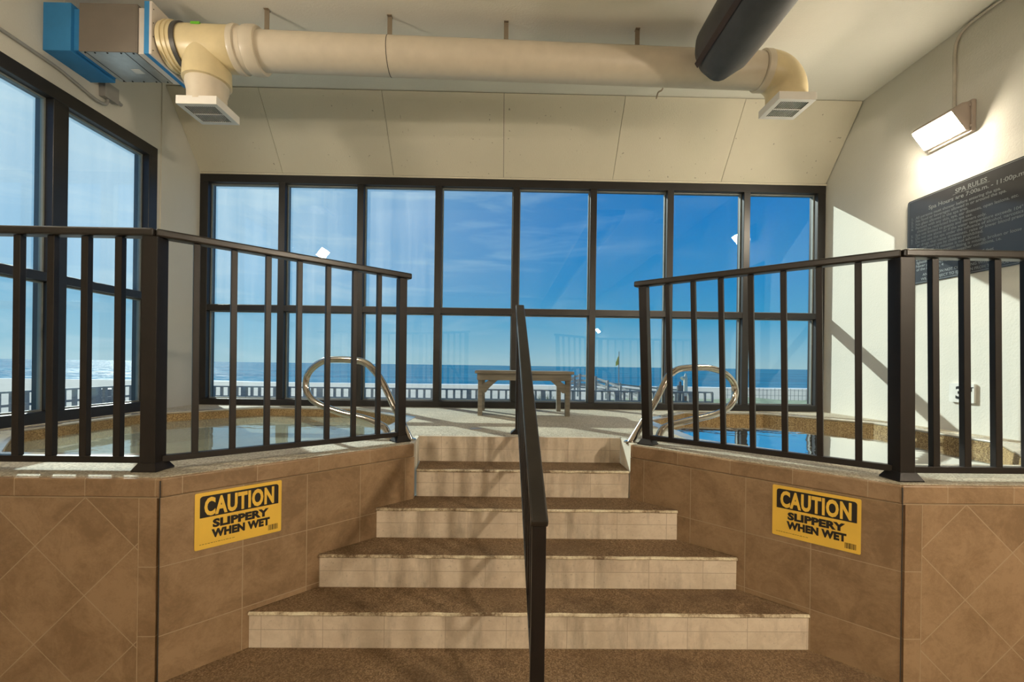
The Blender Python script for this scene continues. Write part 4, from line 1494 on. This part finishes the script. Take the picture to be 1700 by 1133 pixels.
sloping_rail('walkway_railing', [(4.6, 31, 0.40), (5.2, 30.5, 0.66), (6.0, 29, 0.55), (7.0, 26.5, 0.05), (7.6, 25, -0.35)],
             'pale timber handrails curving down the beach steps', 0.33, 3, 9, M['palewood'], 1.6)
sloping_rail('walkway_railing', [(5.3, 38, 0.15), (8.0, 38, 0.0), (11, 37, -0.30), (14.5, 36, -0.55)],
             'timber railing beyond the beach steps below the flagpole', 0.30, 3, 8, M['palewood'], 1.4)
# flagpole
fx = 19.46
fp = thing('flagpole', (fx, 75, ZG), 'thin flagpole with a small yellow flag on the beach', 'flagpole')
MB().ring_sweep([(fx, 75, ZG), (fx, 75, 3.95)], [0.09, 0.06], 10).build('pole', M['greywood'], fp)
vs = []
for k in range(7):
    t = k / 6
    x = fx - 0.02 - 0.55 * t
    yv = 75 + 0.10 * math.sin(t * 6)
    vs += [(x, yv, 3.3 - 1.2 * t), (x, yv, 1.7 - 0.25 * t)]
vs2 = vs + [(x, y + 0.02, z) for x, y, z in vs]
fs = []
for k in range(6):
    fs += [(2 * k, 2 * k + 1, 2 * k + 3, 2 * k + 2), (14 + 2 * k, 14 + 2 * k + 2, 14 + 2 * k + 3, 14 + 2 * k + 1)]
MB().add(vs2, fs).build('flag', M['flag'], fp)
# beach shower post and dark post
sx = 12.40
sh = thing('beach_shower', (sx, 30, ZG), 'cream beach shower post on a red brown base', 'shower')
MB().ring_sweep([(sx, 30, -0.95), (sx, 30, 0.62), (sx, 30, 0.92)], [0.15, 0.13, 0.05], 14).build('post', M['shower'], sh, smooth=True)
MB().ring_sweep([(sx, 30, 0.62), (sx - 0.18, 29.9, 0.66), (sx - 0.30, 29.85, 0.56)], [0.07, 0.08, 0.15], 12).build('shower_head', M['shower'], sh, smooth=True)
MB().box(sx - 0.35, sx + 0.6, 29.6, 30.6, ZG, -0.62).build('base', M['brick'], sh)
bx = 8.82
tag(MB().ring_sweep([(bx, 22, ZG), (bx, 22, 0.42), (bx, 22, 0.43), (bx, 22, 0.62)], [0.16, 0.16, 0.07, 0.05], 14).build('bollard', M['barrel'], None, smooth=True),
    'dark bollard standing in front of the cream beach shower', 'bollard')
# barrel by the corner of the boardwalk
qx = -35.75
tag(MB().lathe((qx, 40, ZG), (0, 0, 1), [(0, 0.5), (1.0, 0.5), (1.2, 0.44), (1.7, 0.44), (1.72, 0.3)], 18).build('litter_barrel', M['barrel'], None, smooth=True),
    'dark barrel on the sand beyond the tall side window', 'barrel')
# dune and its fence at the far right
vs, fs = [], []
nx, ny = 40, 14
for j in range(ny + 1):
    for i in range(nx + 1):
        x = 8.5 + 34 * i / nx
        y = 19 + 36 * j / ny
        hgt = 1.75 * math.sin(PI * min(1, j / ny)) ** 0.7 * min(1, i / 6) * (0.8 + 0.2 * math.sin(x * 0.7) * math.cos(y * 0.5))
        vs.append((x, y, ZG - 0.05 + hgt))
for j in range(ny):
    for i in range(nx):
        fs.append((j * (nx + 1) + i, j * (nx + 1) + i + 1, (j + 1) * (nx + 1) + i + 1, (j + 1) * (nx + 1) + i))
struct(MB().add(vs, fs).build('dune_ground', M['dune'], None, smooth=True))
sf = thing('sand_fence', (24, 46, ZG), 'thin picket sand fence along the dune past the beach shower', 'fence')
for k in range(26):
    x = 23.5 + k * 0.42
    MB().box(x - 0.02, x + 0.02, 46, 46.03, -2.0, -0.80 + 0.06 * math.sin(k * 1.7)).build('picket', M['greywood'], sf)
MB().bar((23.2, 46.05, -0.95), (34.3, 46.05, -0.95), 0.02, 0.03).build('wire', M['greywood'], sf)
MB().bar((23.2, 46.05, -1.5), (34.3, 46.05, -1.5), 0.02, 0.03).build('wire', M['greywood'], sf)


def tuft(cx, cy, z, w_, h_, nb, label, seed):
    r_ = random.Random(seed)
    m_ = MB()
    for k in range(nb):
        x, y = cx + r_.gauss(0, w_ / 3), cy + r_.gauss(0, w_ / 3)
        hh = h_ * r_.uniform(0.5, 1.0)
        dx, dy = r_.gauss(0, 0.3) * hh, r_.gauss(0, 0.3) * hh
        wv = 0.02
        m_.add([(x - wv, y, z), (x + wv, y, z), (x + wv * .6 + dx * .4, y + dy * .4, z + hh * .6), (x - wv * .6 + dx * .4, y + dy * .4, z + hh * .6), (x + dx, y + dy, z + hh)],
               [(0, 1, 2, 3), (3, 2, 4)])
    o = m_.build('dune_grass', M['grassblade'])
    tag(o, label, 'grass', None, 'stuff')


tuft(3.87, 44, ZG, 1.8, 1.75, 260, 'dark tuft of dune grass on the sand behind the bench', 1)
tuft(15.5, 34, ZG + 1.0, 3.0, 0.8, 260, 'low dune grass on the mound near the sand fence', 2)

for o in list(bpy.data.objects):
    if '_w' in o.keys():
        del o['_w']
